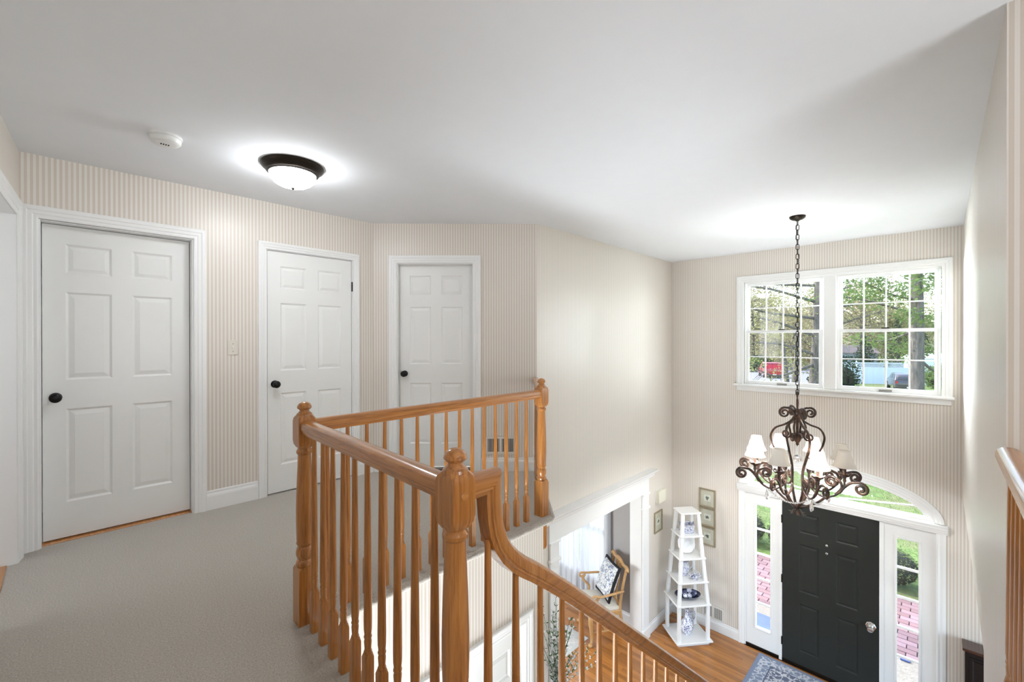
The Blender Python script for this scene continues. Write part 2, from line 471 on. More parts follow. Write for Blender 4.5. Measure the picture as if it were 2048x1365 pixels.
# hardwood sill in the side opening and bedroom floor beyond it
struct(MB().box(-1.6, -0.228, 2.6, 4.13, -0.02, 0.004).build('floor_bedroom', M['plank']))
RISE, TREAD = 0.1957, 0.2345
stairs = root('stairs', (EX, 0.4, F0), kind='structure')
for i in range(1, 14):
    x = EX + TREAD * (i - 1)
    MB().box(x - 0.0, x + TREAD + 0.03, YR + 0.002, 0.99, -RISE * i - 0.16, -RISE * i).build('tread', M['carpet'], stairs, bevel=0.015, bseg=2)
sk = MB()
sl = RISE / TREAD
sk.loft([[(EX, y, -0.16), (EX + 13 * TREAD, y, -0.16 - 13 * RISE), (EX + 13 * TREAD, y, -0.36 - 13 * RISE + 0.2), (EX, y, -0.50)] for y in (0.995, 1.015)])
sk.build('outer_stringer', M['trim'], stairs)

# ------------------------------------------------------------------ mouldings
CASE = [(0, 0), (0, 0.010), (0.008, 0.013), (0.022, 0.012), (0.028, 0.016), (0.046, 0.017), (0.052, 0.021), (0.070, 0.022), (0.076, 0.019), (0.076, 0)]
def casing(mb, org, d, out, path, prof, close=False):
    """PATH: (s, z) along the inner edge; profile (u away from the opening, t off the wall)"""
    org = Vector(org); d = Vector(d).normalized(); out = Vector(out).normalized()
    path = path[::-1]; n = len(path); rings = []
    for i, (s, z) in enumerate(path):
        def nrm(a, b):
            e = Vector((b[0] - a[0], b[1] - a[1])).normalized(); return Vector((-e.y, e.x))
        n1 = nrm(path[i - 1], path[i]) if i else nrm(path[0], path[1])
        n2 = nrm(path[i], path[i + 1]) if i < n - 1 else n1
        m = (n1 + n2).normalized(); k = 1 / max(0.3, m.dot(n1))
        rings.append([org + d * (s + m.x * k * u) + Vector((0, 0, z + m.y * k * u)) + out * t for u, t in prof])
    mb.loft(rings)
    return mb

BASE = [(0, 0), (0.0, 0.145), (0.004, 0.147), (0.008, 0.138), (0.008, 0.125), (0.014, 0.112), (0.016, 0.10), (0.016, 0)]
def baseboard(name, a, b, out, z=0.0, h=1.0):
    a = Vector((*a, 0)); b = Vector((*b, 0)); o = Vector((*out, 0)).normalized()
    mb = MB().loft([[p + o * t + Vector((0, 0, z + zz * h)) for t, zz in BASE] for p in (a, b)])
    return struct(mb.build(name, M['trim']))
baseboard('baseboard_left', (DW1[1] + 0.072, YL), (DW2[0] - 0.062, YL), (0, -1))
dd = (D1 - D0).normalized()
pd = lambda s: tuple((D0 + dd * s)[:2])
baseboard('baseboard_diagonal', pd(1.034), pd(1.60), (-1, -1), h=0.9)
baseboard('baseboard_diagonal_corner', pd(0.01), pd(0.158), (-1, -1), h=0.9)
baseboard('baseboard_left_corner', (DW2[1] + 0.062, YL), (2.13, YL), (0, -1), h=0.95)
baseboard('baseboard_front', (XW, YM), (XW, 1.93), (-1, 0), F0)
baseboard('baseboard_foyer', (5.59, YM), (XW, YM), (0, -1), F0)
baseboard('baseboard_dining', (5.62, YM + 0.17), (5.62, 6.0), (-1, 0), F0)
baseboard('baseboard_front_living', (XW, -0.04), (XW, -2.9), (-1, 0), F0)

# ------------------------------------------------------------------ six panel doors
ROWS = ((0.058, 0.152), (0.212, 0.495), (0.588, 0.888))
def six_panel(parent, w, h, th, mat, xs, knob, hinges=(), rows=ROWS, hardware='black'):
    """local frame: x along the width, -y towards the viewer, face of the slab at y = 0"""
    rc = [(xs[a] * w, xs[b] * w, h * (1 - r[1]), h * (1 - r[0])) for a, b in ((0, 1), (2, 3)) for r in rows]
    X = sorted({0, w, *[r[i] for r in rc for i in (0, 1)]}); Z = sorted({0, h, *[r[i] for r in rc for i in (2, 3)]})
    vs = [(x, 0, z) for z in Z for x in X]; nx = len(X); fs = []
    def hole(x, z): return next((r for r in rc if r[0] < x < r[1] and r[2] < z < r[3]), None)
    for j in range(len(Z) - 1):
        for i in range(nx - 1):
            if not hole((X[i] + X[i + 1]) / 2, (Z[j] + Z[j + 1]) / 2):
                fs.append((j * nx + i, j * nx + i + 1, (j + 1) * nx + i + 1, (j + 1) * nx + i))
    b = len(vs)
    vs += [(0, th, 0), (w, th, 0), (w, th, h), (0, th, h)]
    low = [j * nx for j in range(len(Z))]; hi = [j * nx + nx - 1 for j in range(len(Z))]
    fs.append((b, b + 3, b + 2, b + 1))
    fs.append(tuple(range(nx - 1, -1, -1)) + (b, b + 1))
    fs.append(tuple((len(Z) - 1) * nx + i for i in range(nx)) + (b + 2, b + 3))
    fs.append(tuple(low) + (b + 3, b)); fs.append(tuple(reversed(hi)) + (b + 1, b + 2))
    for x0, x1, z0, z1 in rc:
        ii = [X.index(x0), X.index(x1)]; jj = [Z.index(z0), Z.index(z1)]
        o = len(vs); g = 0.012
        vs += [(x0 + g, 0.009, z0 + g), (x1 - g, 0.009, z0 + g), (x1 - g, 0.009, z1 - g), (x0 + g, 0.009, z1 - g)]
        c = [(jj[0], ii[0]), (jj[0], ii[1]), (jj[1], ii[1]), (jj[1], ii[0])]
        c = [j * nx + i for j, i in c]
        for k in range(4): fs.append((c[k], c[(k + 1) % 4], o + (k + 1) % 4, o + k))
        fs.append((o, o + 1, o + 2, o + 3))
    slab = MB().add(vs, fs).build('slab', mat, parent, world=False)
    for x0, x1, z0, z1 in rc:
        a, c = 0.016, 0.042
        if z1 - z0 < 0.25 : c = 0.036
        MB().loft([[(x0 + e, y, z0 + e), (x1 - e, y, z0 + e), (x1 - e, y, z1 - e), (x0 + e, y, z1 - e)] for e, y in ((a, 0.0092), (a, 0.0085), (c, 0.0015))], cap0=False).build('panel', mat, slab, world=False)
    if knob:
        kx, kz = knob
        k = MB().lathe([(0.031, 0), (0.031, 0.004), (0.026, 0.008), (0.013, 0.012), (0.012, 0.032), (0.019, 0.037), (0.028, 0.046), (0.030, 0.056), (0.026, 0.065), (0.014, 0.070), (0, 0.071)], 24)
        k.xform(Matrix.Translation((kx, 0, kz)) @ Matrix.Rotation(R(90), 4, 'X'))
        tag(k.build('knob', M[hardware], slab, smooth=50, world=False), 'round black door knob')
    for hx, hz in hinges:
        MB().lathe([(0.006, -0.045), (0.006, 0.045)], 10, (hx, -0.006, hz)).build('hinge', M['black'], slab, world=False)
    return slab

def jamb_frame(mb, s0, s1, z0, z1, y0, y1, t=0.018):
    mb.box(s0, s0 + t, y0, y1, z0, z1); mb.box(s1 - t, s1, y0, y1, z0, z1); mb.box(s0 + t, s1 - t, y0, y1, z1 - t, z1)
    return mb

def hall_door(name, loc, rz, w, xs, depth, knob, hinges=(), wall=0.13, casing_out=0.0, zb=0.012, prof=CASE, z0=0):
    r = root(name, loc, rz, kind='structure')
    casing(MB(), (0, 0, 0), (1, 0, 0), (0, -1, 0), [(w + 0.012, z0), (w + 0.012, 2.052), (-0.012, 2.052), (-0.012, z0)], [(u, t) for u, t in prof]).build('casing', M['trim'], r, world=False)
    j = MB()
    t = 0.016
    j.box(-0.012 - t, -0.004, 0.0, wall, z0, 2.052 + t); j.build('jamb', M['trim'], r, world=False)
    MB().box(w + 0.004, w + 0.012 + t, 0.0, wall, z0, 2.052 + t).build('jamb', M['trim'], r, world=False)
    MB().box(-0.004, w + 0.004, 0.0, wall, 2.046, 2.052 + t).build('head_jamb', M['trim'], r, world=False)
    s = six_panel(r, w, 2.03, 0.035, M['door'], xs, knob, hinges)
    s.location = (0, depth, zb)
    return r

XS = (0.137, 0.431, 0.569, 0.863)
d1 = hall_door('door_1', (-0.092, YL, 0), 0, 0.764, XS, 0.085, (0.058, 0.915))
tag(d1, 'white six panel door in the corner beside the cased side opening')
MB().box(-0.004, 0.768, 0.03, 0.125, -0.02, 0.003).build('threshold', M['plank'], d1, world=False)
CASE2 = [(u * 0.8, t * 0.9) for u, t in CASE]
d2 = hall_door('door_2', (1.188, YL, 0), 0, 0.726, XS, 0.004, (0.055, 0.915), [(0.731, 1.79), (0.731, 0.25)], prof=CASE2)
tag(d2, 'white six panel door with dark hinges next to the light switch')
d3 = hall_door('door_3', (D0 + dd * 0.243), math.atan2(dd.y, dd.x), 0.728, XS, 0.07, (0.05, 0.93), wall=0.12, zb=0.03)
tag(d3, 'white six panel door in the angled wall behind the railing')
MB().box(-0.004, 0.732, 0.02, 0.11, -0.02, 0.010).build('threshold', M['dark_gap'], d3, world=False)
# closet door below the landing, seen through the balusters
d5 = hall_door('door_5', (1.425, LY, F0), 0, 0.816, XS, 0.02, (0.055, 0.93), wall=0.12)
tag(d5, 'white panelled closet door below the landing')

# ------------------------------------------------------------------ cased side opening (wall_back)
r = root('trim_side_opening', WB0, math.atan2(wbd.y, wbd.x), kind='structure')
casing(MB(), (0, 0, 0), (1, 0, 0), (0, 1, 0), [(BS[1] - 0.012, 0), (BS[1] - 0.012, 2.03), (BS[0] + 0.012, 2.03), (BS[0] + 0.012, 0)], [(u * 1.25, t) for u, t in CASE]).build('casing', M['trim'], r, world=False)
MB().box(BS[0], BS[0] + 0.018, -0.125, 0.004, 0, 2.03).build('jamb', M['trim'], r, world=False)
MB().box(BS[1] - 0.018, BS[1], -0.125, 0.004, 0, 2.03).build('jamb', M['trim'], r, world=False)
MB().box(BS[0], BS[1], -0.125, 0.004, 2.027, 2.045).build('head_jamb', M['trim'], r, world=False)
struct(MB().box(-1.6, -0.31, 3.95, 4.05, 0, HC).build('wall_bedroom', M['trim']))

# ------------------------------------------------------------------ double window
def window_unit(parent, ya, yb, z0, z1, zm):
    """one double hung unit between ya > yb"""
    MB().box(XW + 0.02, XW + 0.13, ya, ya - 0.02, z0, z1).build('side_jamb', M['trim'], parent)
    MB().box(XW + 0.02, XW + 0.13, yb, yb + 0.02, z0, z1).build('side_jamb', M['trim'], parent)
    MB().box(XW + 0.02, XW + 0.13, ya - 0.02, yb + 0.02, z1 - 0.02, z1).build('head_jamb', M['trim'], parent)
    ya -= 0.02; yb += 0.02
    for nm, za, zb, x in (('upper_sash', zm - 0.018, z1 - 0.02, XW + 0.085), ('lower_sash', z0, zm + 0.018, XW + 0.045)):
        st, rl, mu = 0.030, 0.032, 0.0135
        fr = MB()
        br = 0.048 if nm == 'lower_sash' else rl
        i0, i1 = ya - st, yb + st; j0, j1 = za + br, zb - rl
        ring = lambda y0, y1, a, b, xx: [(xx, y0, a), (xx, y1, a), (xx, y1, b), (xx, y0, b)]
        o0, o1 = ring(ya, yb, za, zb, x - 0.018), ring(ya, yb, za, zb, x + 0.018)
        n0, n1 = ring(i0, i1, j0, j1, x - 0.018), ring(i0, i1, j0, j1, x + 0.018)
        fs = []
        for k in range(4):
            q = (k + 1) % 4
            fs += [(k, q, 8 + q, 8 + k), (4 + q, 4 + k, 12 + k, 12 + q), (q, k, 4 + k, 4 + q), (8 + k, 8 + q, 12 + q, 12 + k)]
        fr.add(o0 + o1 + n0 + n1, fs)
        so = fr.build(nm, M['trim'], parent)
        ys = [i0 + (i1 - i0) * k / 4 for k in range(5)]; zs = [j0 + (j1 - j0) * k / 2 for k in range(3)]
        for k in (1, 2, 3): MB().box(x - 0.012, x + 0.012, ys[k] - mu / 2, ys[k] + mu / 2, j0, j1).build('muntin', M['trim'], so)
        for c in range(4):
            m0 = ys[c] - (mu / 2 if c else 0); m1 = ys[c + 1] + (mu / 2 if c < 3 else 0)
            MB().box(x - 0.012, x + 0.012, m0, m1, zs[1] - mu / 2, zs[1] + mu / 2).build('muntin', M['trim'], so)
        for c in range(4):
            for q in range(2):
                MB().box(x - 0.002, x + 0.002, ys[c] - 0.004, ys[c + 1] + 0.004, zs[q] + 0.004, zs[q + 1] - 0.004).build('pane', M['glass'], so)
        if nm == 'lower_sash':
            ym = (ya + yb) / 2
            tag(MB().box(x - 0.045, x - 0.012, ym - 0.035, ym + 0.035, zb, zb + 0.012).build('sash_lock', M['bronze'], so, bevel=0.003), 'dark sash lock')
            tag(MB().box(x - 0.034, x - 0.018, ym - 0.055, ym + 0.055, za + 0.012, za + 0.030).build('sash_lift', M['lift'], so, bevel=0.003), 'grey sash lift')

w1 = root('window_1', (XW, 0.94, 0.70), kind='structure')
tag(w1, 'white double window with grid panes above the front door')
ZS, ZT, ZMID = 0.712, 2.056, 1.400
window_unit(w1, 1.870, 1.000, ZS, ZT, ZMID)
window_unit(w1, 0.876, 0.000, ZS, ZT, ZMID)
MB().box(XW - 0.012, XW + 0.13, 1.000, 0.876, ZS, ZT).build('mullion', M['trim'], w1, bevel=0.004)
casing(MB(), (XW, 0, 0), (0, -1, 0), (-1, 0, 0), [(0.004, 0.70), (0.004, 2.052), (-1.872, 2.052), (-1.872, 0.70)], [(u * 1.08, t) for u, t in CASE]).build('casing', M['trim'], w1)
MB().box(XW - 0.055, XW + 0.05, 1.985, -0.100, 0.684, 0.711).build('stool', M['trim'], w1, bevel=0.006, bseg=2)
MB().box(XW - 0.018, XW, 1.955, -0.080, 0.622, 0.684).build('apron', M['trim'], w1, bevel=0.004)

# ------------------------------------------------------------------ front door unit with side lights and arched transom
fd = root('door_4', (XW, 0.95, F0), kind='structure')
tag(fd, 'charcoal six panel front door between side lights under an arched transom')
DYL, DYR = 1.424, 0.489           # left and right edge of the leaf as seen from inside
leaf = six_panel(fd, DYL - DYR, 1.985, 0.045, M['dark_door'], (0.190, 0.407, 0.585, 0.806), None, rows=((0.060, 0.178), (0.250, 0.545), (0.620, 0.915)))
leaf.matrix_parent_inverse = fd.matrix_basis.inverted()
leaf.matrix_basis = Matrix.Translation((XW + 0.004, DYL, -2.705)) @ Matrix.Rotation(-R(90), 4, 'Z')
W4 = DYL - DYR
kn = MB().lathe([(0.034, 0), (0.034, 0.004), (0.024, 0.008), (0.015, 0.014), (0.015, 0.035), (0.027, 0.045), (0.031, 0.058), (0.027, 0.068), (0.012, 0.072), (0, 0.072)], 24)
kn.xform(Matrix.Translation((W4 * 0.925, 0, 0.775)) @ Matrix.Rotation(R(90), 4, 'X'))
tag(kn.build('knob', M['nickel'], leaf, smooth=50, world=False), 'satin nickel door knob')
pl = MB().lathe([(0.048, 0), (0.048, 0.006), (0.043, 0.009), (0, 0.009)], 8).xform(Matrix.Translation((W4 * 0.925, 0, 0.79)) @ Matrix.Rotation(R(90), 4, 'X'))
pl.build('knob_plate', M['nickel'], leaf, world=False)
for z in (1.557, 1.463):
    MB().lathe([(0.013, 0), (0.013, 0.003), (0.008, 0.006), (0, 0.006)], 14).xform(Matrix.Translation((W4 * 0.49, 0, z)) @ Matrix.Rotation(R(90), 4, 'X')).build('peephole', M['nickel'], leaf, world=False)
for z in (1.75, 1.0, 0.22):
    MB().lathe([(0.007, -0.05), (0.007, 0.05)], 10, (-0.006, -0.006, z)).build('hinge', M['bronze'], leaf, world=False)
def side_light(ya, yb, ga, gb, gz0=-2.465, gz1=-0.855):
    x0, x1 = XW + 0.012, XW + 0.055
    ring = lambda y0, y1, a, b, xx: [(xx, y0, a), (xx, y1, a), (xx, y1, b), (xx, y0, b)]
    zb, zt = -2.705, -0.715
    o0, o1 = ring(ya, yb, zb, zt, x0), ring(ya, yb, zb, zt, x1)
    n0, n1 = ring(ga, gb, gz0, gz1, x0), ring(ga, gb, gz0, gz1, x1)
    fs = []
    for k in range(4):
        q = (k + 1) % 4
        fs += [(k, q, 8 + q, 8 + k), (4 + q, 4 + k, 12 + k, 12 + q), (q, k, 4 + k, 4 + q), (8 + k, 8 + q, 12 + q, 12 + k)]
    p = MB().add(o0 + o1 + n0 + n1, fs).build('side_light', M['trim'], fd)
    casing(MB(), (x0, 0, 0), (0, -1, 0), (-1, 0, 0), [(-gb, gz0), (-gb, gz1), (-ga, gz1), (-ga, gz0), (-gb, gz0)], [(-0.004, 0), (-0.004, 0.008), (0.012, 0.011), (0.020, 0.006), (0.020, 0)]).build('glazing_bead', M['trim'], p)
    n = 5
    for k in range(n):
        za, zc = gz0 + (gz1 - gz0) * k / n, gz0 + (gz1 - gz0) * (k + 1) / n
        MB().box(x0 + 0.02, x0 + 0.024, ga, gb, za, zc).build('pane', M['glass'], p)
        if k: MB().box(x0 + 0.008, x0 + 0.034, ga, gb, za - 0.011, za + 0.011).build('muntin', M['trim'], p)
side_light(1.846, 1.462, 1.730, 1.556)
side_light(0.448, 0.050, 0.343, 0.164)
for ya, yb in ((1.905, 1.846), (1.462, DYL + 0.004), (DYR - 0.004, 0.448), (0.050, -0.012)):
    MB().box(XW - 0.002, XW + 0.14, ya, yb, F0, -0.700).build('jamb_post', M['trim'], fd)
MB().box(XW + 0.0, XW + 0.14, 1.846, 0.050, F0, -2.706).build('threshold', M['bronze'], fd)
MB().box(XW - 0.002, XW + 0.14, 1.846, 0.050, -0.716, -0.640).build('head_bar', M['trim'], fd)
for ya, yb in ((1.932, 1.862), (0.034, -0.040)):
    MB().loft([[(XW - t, y, z) for y, t in ((ya, 0), (ya, 0.02), (ya * .8 + yb * .2, 0.024), (ya * .6 + yb * .4, 0.016), (ya * .35 + yb * .65, 0.018), (yb, 0.012), (yb, 0))] for z in (F0, -0.69)]).build('side_casing', M['trim'], fd)
# head moulding below the arch
mb = MB()
HP = [(0, -0.705), (0.024, -0.705), (0.026, -0.69), (0.036, -0.682), (0.040, -0.662), (0.048, -0.655), (0.050, -0.632), (0.056, -0.622), (0.056, -0.612), (0, -0.612)]
mb.loft([[(XW - t, y, z) for t, z in HP] for y in (1.945, -0.052)])
mb.build('head_moulding', M['trim'], fd)
def arc(a, b, n=36, t0=0, t1=math.pi): return [(AC_Y + a * math.cos(t0 + (t1 - t0) * i / n), AC_Z + b * math.sin(t0 + (t1 - t0) * i / n)) for i in range(n + 1)]
inn, ext = arc(AC_A - 0.008, AC_B - 0.008), arc(AC_A + 0.088, AC_B + 0.082)
PR = [(0, 0), (0, 0.012), (0.15, 0.016), (0.3, 0.013), (0.45, 0.02), (0.7, 0.02), (0.8, 0.027), (1, 0.024), (1, 0)]
rings = [[(XW - t, i[0] + (e[0] - i[0]) * k, i[1] + (e[1] - i[1]) * k) for k, t in PR] for i, e in zip(inn, ext)]
MB().loft(rings).build('arch_casing', M['trim'], fd)
# transom sash
i2, e2 = arc(AC_A - 0.060, AC_B - 0.050), arc(AC_A + 0.0, AC_B + 0.0)
rings = [[(XW + x, *p) for x, p in ((0.03, i), (0.03, e), (0.07, e), (0.07, i))] for i, e in zip(i2, e2)]
ts = MB().loft(rings).build('transom_sash', M['trim'], fd)
MB().box(XW + 0.022, XW + 0.078, AC_Y + AC_A - 0.002, AC_Y - AC_A + 0.002, AC_Z - 0.03, AC_Z + 0.028).build('transom_rail', M['trim'], ts)
MB().loft([[(XW + 0.02, y, AC_Z - 0.04), (XW - 0.004, y, AC_Z - 0.04), (XW - 0.004, y, AC_Z - 0.006), (XW + 0.03, y, AC_Z + 0.002)] for y in (AC_Y + AC_A - 0.004, AC_Y - AC_A + 0.004)]).build('transom_sill', M['trim'], ts)
angs = [R(24), R(66), R(114), R(156)]
edges = [0] + angs + [math.pi]
for t in angs:
    a = (AC_Y + 0.10 * math.cos(t), AC_Z + 0.028 + 0.04 * math.sin(t)); b = (AC_Y + (AC_A - 0.04) * math.cos(t), AC_Z + (AC_B - 0.03) * math.sin(t))
    dv = Vector((b[0] - a[0], b[1] - a[1])).normalized(); nv = Vector((-dv.y, dv.x)) * 0.007
    MB().loft([[(XW + 0.035 + x, p[0] + s * nv.x, p[1] + s * nv.y) for x, s in ((0, -1), (0, 1), (0.02, 1), (0.02, -1))] for p in (a, b)]).build('muntin', M['trim'], ts)
for t0, t1 in zip(edges[:-1], edges[1:]):
    po = arc(AC_A - 0.055, AC_B - 0.045, 10, t0, t1)
    poly = [(AC_Y, AC_Z + 0.02)] + po
    MB().loft([[(XW + x, y, z) for y, z in poly] for x in (0.046, 0.050)]).build('pane', M['glass'], ts)

# ------------------------------------------------------------------ wide opening with entablature
op = root('trim_opening', (4.5, YM, F0), kind='structure')
def ybox(nm, x0, x1, t, z0, z1, bev=0.003): return MB().box(x0, x1, YM - t, YM, z0, z1).build(nm, M['trim'], op, bevel=bev)
ybox('frieze', 3.445, 5.570, 0.022, -0.775, -0.560)
CR = [(0, -0.585), (0.026, -0.585), (0.030, -0.572), (0.036, -0.568), (0.040, -0.545), (0.060, -0.520), (0.072, -0.515), (0.078, -0.497), (0.104, -0.492), (0.106, -0.476), (0, -0.470)]
mb = MB().loft([[(x0, YM - t, z) for t, z in CR] for x0 in (3.42 - 0.03, 5.600 + 0.09)])
mb.build('crown', M['trim'], op)
for x0, x1 in ((3.455, OX0), (OX1, 5.560)):
    ybox('pilaster', x0, x1, 0.026, F0, -0.775)
    MB().box(x0 - 0.014, x1 + 0.014, YM - 0.044, YM, -0.985, -0.955).build('capital', M['trim'], op, bevel=0.006, bseg=2)
    MB().box(x0 - 0.012, x1 + 0.012, YM - 0.040, YM, -0.795, -0.772).build('capital', M['trim'], op, bevel=0.006, bseg=2)
    MB().box(x0 - 0.010, x1 + 0.010, YM - 0.040, YM, F0, F0 + 0.15).build('plinth', M['trim'], op, bevel=0.004)
MB().box(OX0, OX0 + 0.015, YM, YM + 0.165, F0, OZ).build('jamb', M['trim'], op)
MB().box(OX1 - 0.015, OX1, YM, YM + 0.165, F0, OZ).build('jamb', M['trim'], op)
MB().box(OX0 + 0.015, OX1 - 0.015, YM, YM + 0.165, OZ - 0.015, OZ).build('head_jamb', M['trim'], op)

# ------------------------------------------------------------------ balustrades
NS = 0.077
def sq_ring(h, z, ch=0.0): 
    c = h - ch
    return [(-c, -h, z), (c, -h, z), (h, -c, z), (h, c, z), (c, h, z), (-c, h, z), (-h, c, z), (-h, -c, z)]
def newel(parent, x, y, below=0.0, label=None, rz=0, drop=False):
    h = NS / 2
    mb = MB()
    # square base, turned shaft, square block, cap: one body of four stacked shapes
    mb.loft([sq_ring(h, -below, .002), sq_ring(h, 0.245, .002), sq_ring(h * 0.93, 0.262, h * 0.25)])
    prof = [(0.030, 0.25), (0.036, 0.268), (0.037, 0.280), (0.033, 0.286), (0.029, 0.291), (0.031, 0.296), (0.0365, 0.312), (0.0375, 0.326), (0.034, 0.342), (0.028, 0.350), (0.031, 0.356), (0.036, 0.364), (0.034, 0.374), (0.0345, 0.39),
            (0.0365, 0.46), (0.0365, 0.52), (0.034, 0.62), (0.030, 0.72), (0.0285, 0.772), (0.034, 0.778), (0.035, 0.788), (0.030, 0.796), (0.028, 0.801), (0.033, 0.808), (0.034, 0.818)]
    mb.lathe(prof, 26)
    mb.loft([sq_ring(h * 0.80, 0.806, h * 0.30), sq_ring(h * 0.95, 0.820, h * 0.10), sq_ring(h, 0.838, .002), sq_ring(h, 0.925, .002), sq_ring(h * 0.95, 0.940, h * 0.12), sq_ring(h * 0.78, 0.953, h * 0.30)])
    mb.lathe([(0.026, 0.94), (0.034, 0.950), (0.033, 0.958), (0.026, 0.964), (0.021, 0.970), (0.020, 0.978)], 26)
    mb.lathe([(0.018, 0.966), (0.0205, 0.976), (0.028, 0.981), (0.0315, 0.986), (0.030, 0.994), (0.024, 1.004), (0.013, 1.011), (0, 1.0135)], 26)
    o = mb.build('newel_post', M['oak_z'], parent, smooth=35, loc=(x, y, 0))
    if rz: o.rotation_euler = (0, 0, rz)
    if label: o['label'] = label
    return o

BAL = {}
def baluster(parent, x, y, z0, z1, rz=0):
    hgt = round(z1 - z0, 3)
    if hgt not in BAL:
        b = 0.185 if hgt < 1.0 else 0.185 + (hgt - 0.87) * 0.55
        s = 0.016
        mb = MB()
        mb.loft([sq_ring(s, 0, .001), sq_ring(s, b - 0.012, .001), sq_ring(s * 0.86, b + 0.002, s * 0.3)])
        p = [(0.012, b - .004), (0.0145, b + 0.004), (0.0145, b + .009), (0.0115, b + .014), (0.0125, b + .030), (0.0135, b + 0.044), (0.0115, b + .053), (0.0140, b + .057), (0.0140, b + .062), (0.0118, b + .067), (0.0140, b + .085), (0.0145, b + .12), (0.0122, b + (hgt - b) * .6), (0.0092, hgt)]
        mb.lathe(p, 14)
        BAL[hgt] = mb.mesh('baluster', M['oak_z'], 40)
    return put('baluster', BAL[hgt], parent, loc=(x, y, z0), rot=(0, 0, rz))

RAIL = [(-0.022, -0.030), (0.022, -0.030), (0.024, -0.019), (0.029, -0.016), (0.028, -0.011), (0.0315, -0.007), (0.0315, 0.008), (0.028, 0.019), (0.020, 0.026), (0.010, 0.0295), (0, 0.030), (-0.010, 0.0295), (-0.020, 0.026), (-0.028, 0.019), (-0.0315, 0.008), (-0.0315, -0.007), (-0.028, -0.011), (-0.029, -0.016), (-0.024, -0.019)]
def handrail(parent, pts, mat, name='handrail', miters=()):
    pts = [Vector(p) for p in pts]; rings = []
    for i, p in enumerate(pts):
        a = pts[i] - pts[i - 1] if i else pts[1] - pts[0]
        b = pts[i + 1] - pts[i] if i < len(pts) - 1 else a
        a.normalize(); b.normalize(); t = (a + b).normalized()
        side = Vector((t.x, t.y, 0)); side = Vector((side.y, -side.x, 0)) if side.length > 1e-3 else Vector((0, -1, 0))
        if abs(t.x) + abs(t.y) < 0.05: side = Vector((0, -1, 0))
        side.normalize()
        w = side.cross(t).normalized(); k = 1 / max(0.5, t.dot(a))
        rings.append([p + side * x + w * (z * k) for x, z in RAIL])
    return MB().loft(rings).build(name, M[mat], parent, smooth=30)

A, B, C = (0.778, 2.100), (2.475, 2.115), (0.722, 0.915)
RZ = 0.900
lr = root('landing_balustrade', (A[0], A[1], 0), label='honey oak balustrade with three newel posts around the carpeted landing edge', cat='balustrade')
newel(lr, *A, label='oak newel post at the inner landing corner')
newel(lr, *B, below=0.0, label='oak newel post in front of the long bright wall')
newel(lr, *C, below=0.35, label='large glossy oak newel post at the head of the stairs')
dn = MB().loft([sq_ring(NS / 4, -0.045), sq_ring(NS / 4, -0.225), sq_ring(NS / 4 * 0.7, -0.245)]).build('newel_drop', M['oak_z'], lr, loc=(B[0] + 0.004, B[1] - 0.012, 0))
handrail(lr, [(A[0] + 0.03, A[1], RZ), (B[0] - 0.03, B[1], RZ)], 'oak_x')
handrail(lr, [(A[0], A[1] - 0.03, RZ), (C[0] + 0.004, C[1] + 0.03, RZ)], 'oak_y')
handrail(lr, [(B[0] + 0.025, B[1] + 0.025, RZ), (3.262, 2.865, RZ)], 'oak_d')
for i in range(-1, 14):
    x = 0.985 + 0.1017 * i
    baluster(lr, x, A[1] + (x - A[0]) / (B[0] - A[0]) * (B[1] - A[1]), 0, 0.872)
for i in range(10):
    y = 1.992 - 0.1075 * i
    baluster(lr, C[0] + 0.004 + (y - C[1]) / (A[1] - C[1]) * (A[0] - C[0]) + 0.003, y, 0, 0.872)
for i in range(9):
    k = 0.10 + 0.098 * i
    baluster(lr, B[0] + k * 0.80, B[1] + k * 0.765, 0, 0.872, R(45))
MB().lathe([(0.011, 0), (0.011, 0.0015), (0.0095, 0.002), (0, 0.002)], 16).xform(Matrix.Translation((C[0], C[1] - NS / 2, 0.893)) @ Matrix.Rotation(R(90), 4, 'X')).build('wood_plug', M['oak_x'], lr)

sr = root('stair_balustrade', (0.84, 0.915, -RISE), label='honey oak stair railing with curved gooseneck descending into the foyer', cat='balustrade')
SLOPE = -0.832
x0 = C[0] + 0.03
zl = lambda x: 0.522 + SLOPE * (x - 1.10)
goose = [(0.842, 0.893), (0.8445, 0.85), (0.849, 0.80), (0.858, 0.755), (0.875, 0.713), (0.90, 0.677), (0.935, 0.641), (0.975, 0.609), (1.02, 0.578)]
goose = [(x, C[1], z) for x, z in goose]
# level stub
rs = [Vector((x0, C[1], RZ)), Vector((0.8455, C[1], RZ))]
def stub():
    rings = []
    for p, sh in ((rs[0], 0), (rs[1], 1)):
        rings.append([(p.x + (z * 1.0 if sh else 0), p.y - x, p.z + z) for x, z in RAIL])
    return MB().loft(rings).build('gooseneck_cap', M['oak_x'], sr, smooth=30)
stub()
gp = [Vector((0.8455, C[1], RZ))] + [Vector(p) for p in goose[1:]] + [Vector((1.06, C[1], 0.548))]
rings = []
for i, p in enumerate(gp):
    t = (gp[min(i + 1, len(gp) - 1)] - gp[max(i - 1, 0)]).normalized()
    side = Vector((0, -1, 0)); w = side.cross(t).normalized()
    if w.x < 0 and w.z < 0: w = -w
    if i == 0: rings.append([(p.x + z, p.y - x, p.z + z) for x, z in RAIL])
    else: rings.append([p + side * x + w * z for x, z in RAIL])
MB().loft(rings).build('gooseneck', M['oak_z'], sr, smooth=30)
handrail(sr, [(1.06, C[1], 0.548), (1.10, C[1], 0.517), (1.20, C[1], zl(1.20)), (4.0, C[1], zl(4.0))], 'oak_s')
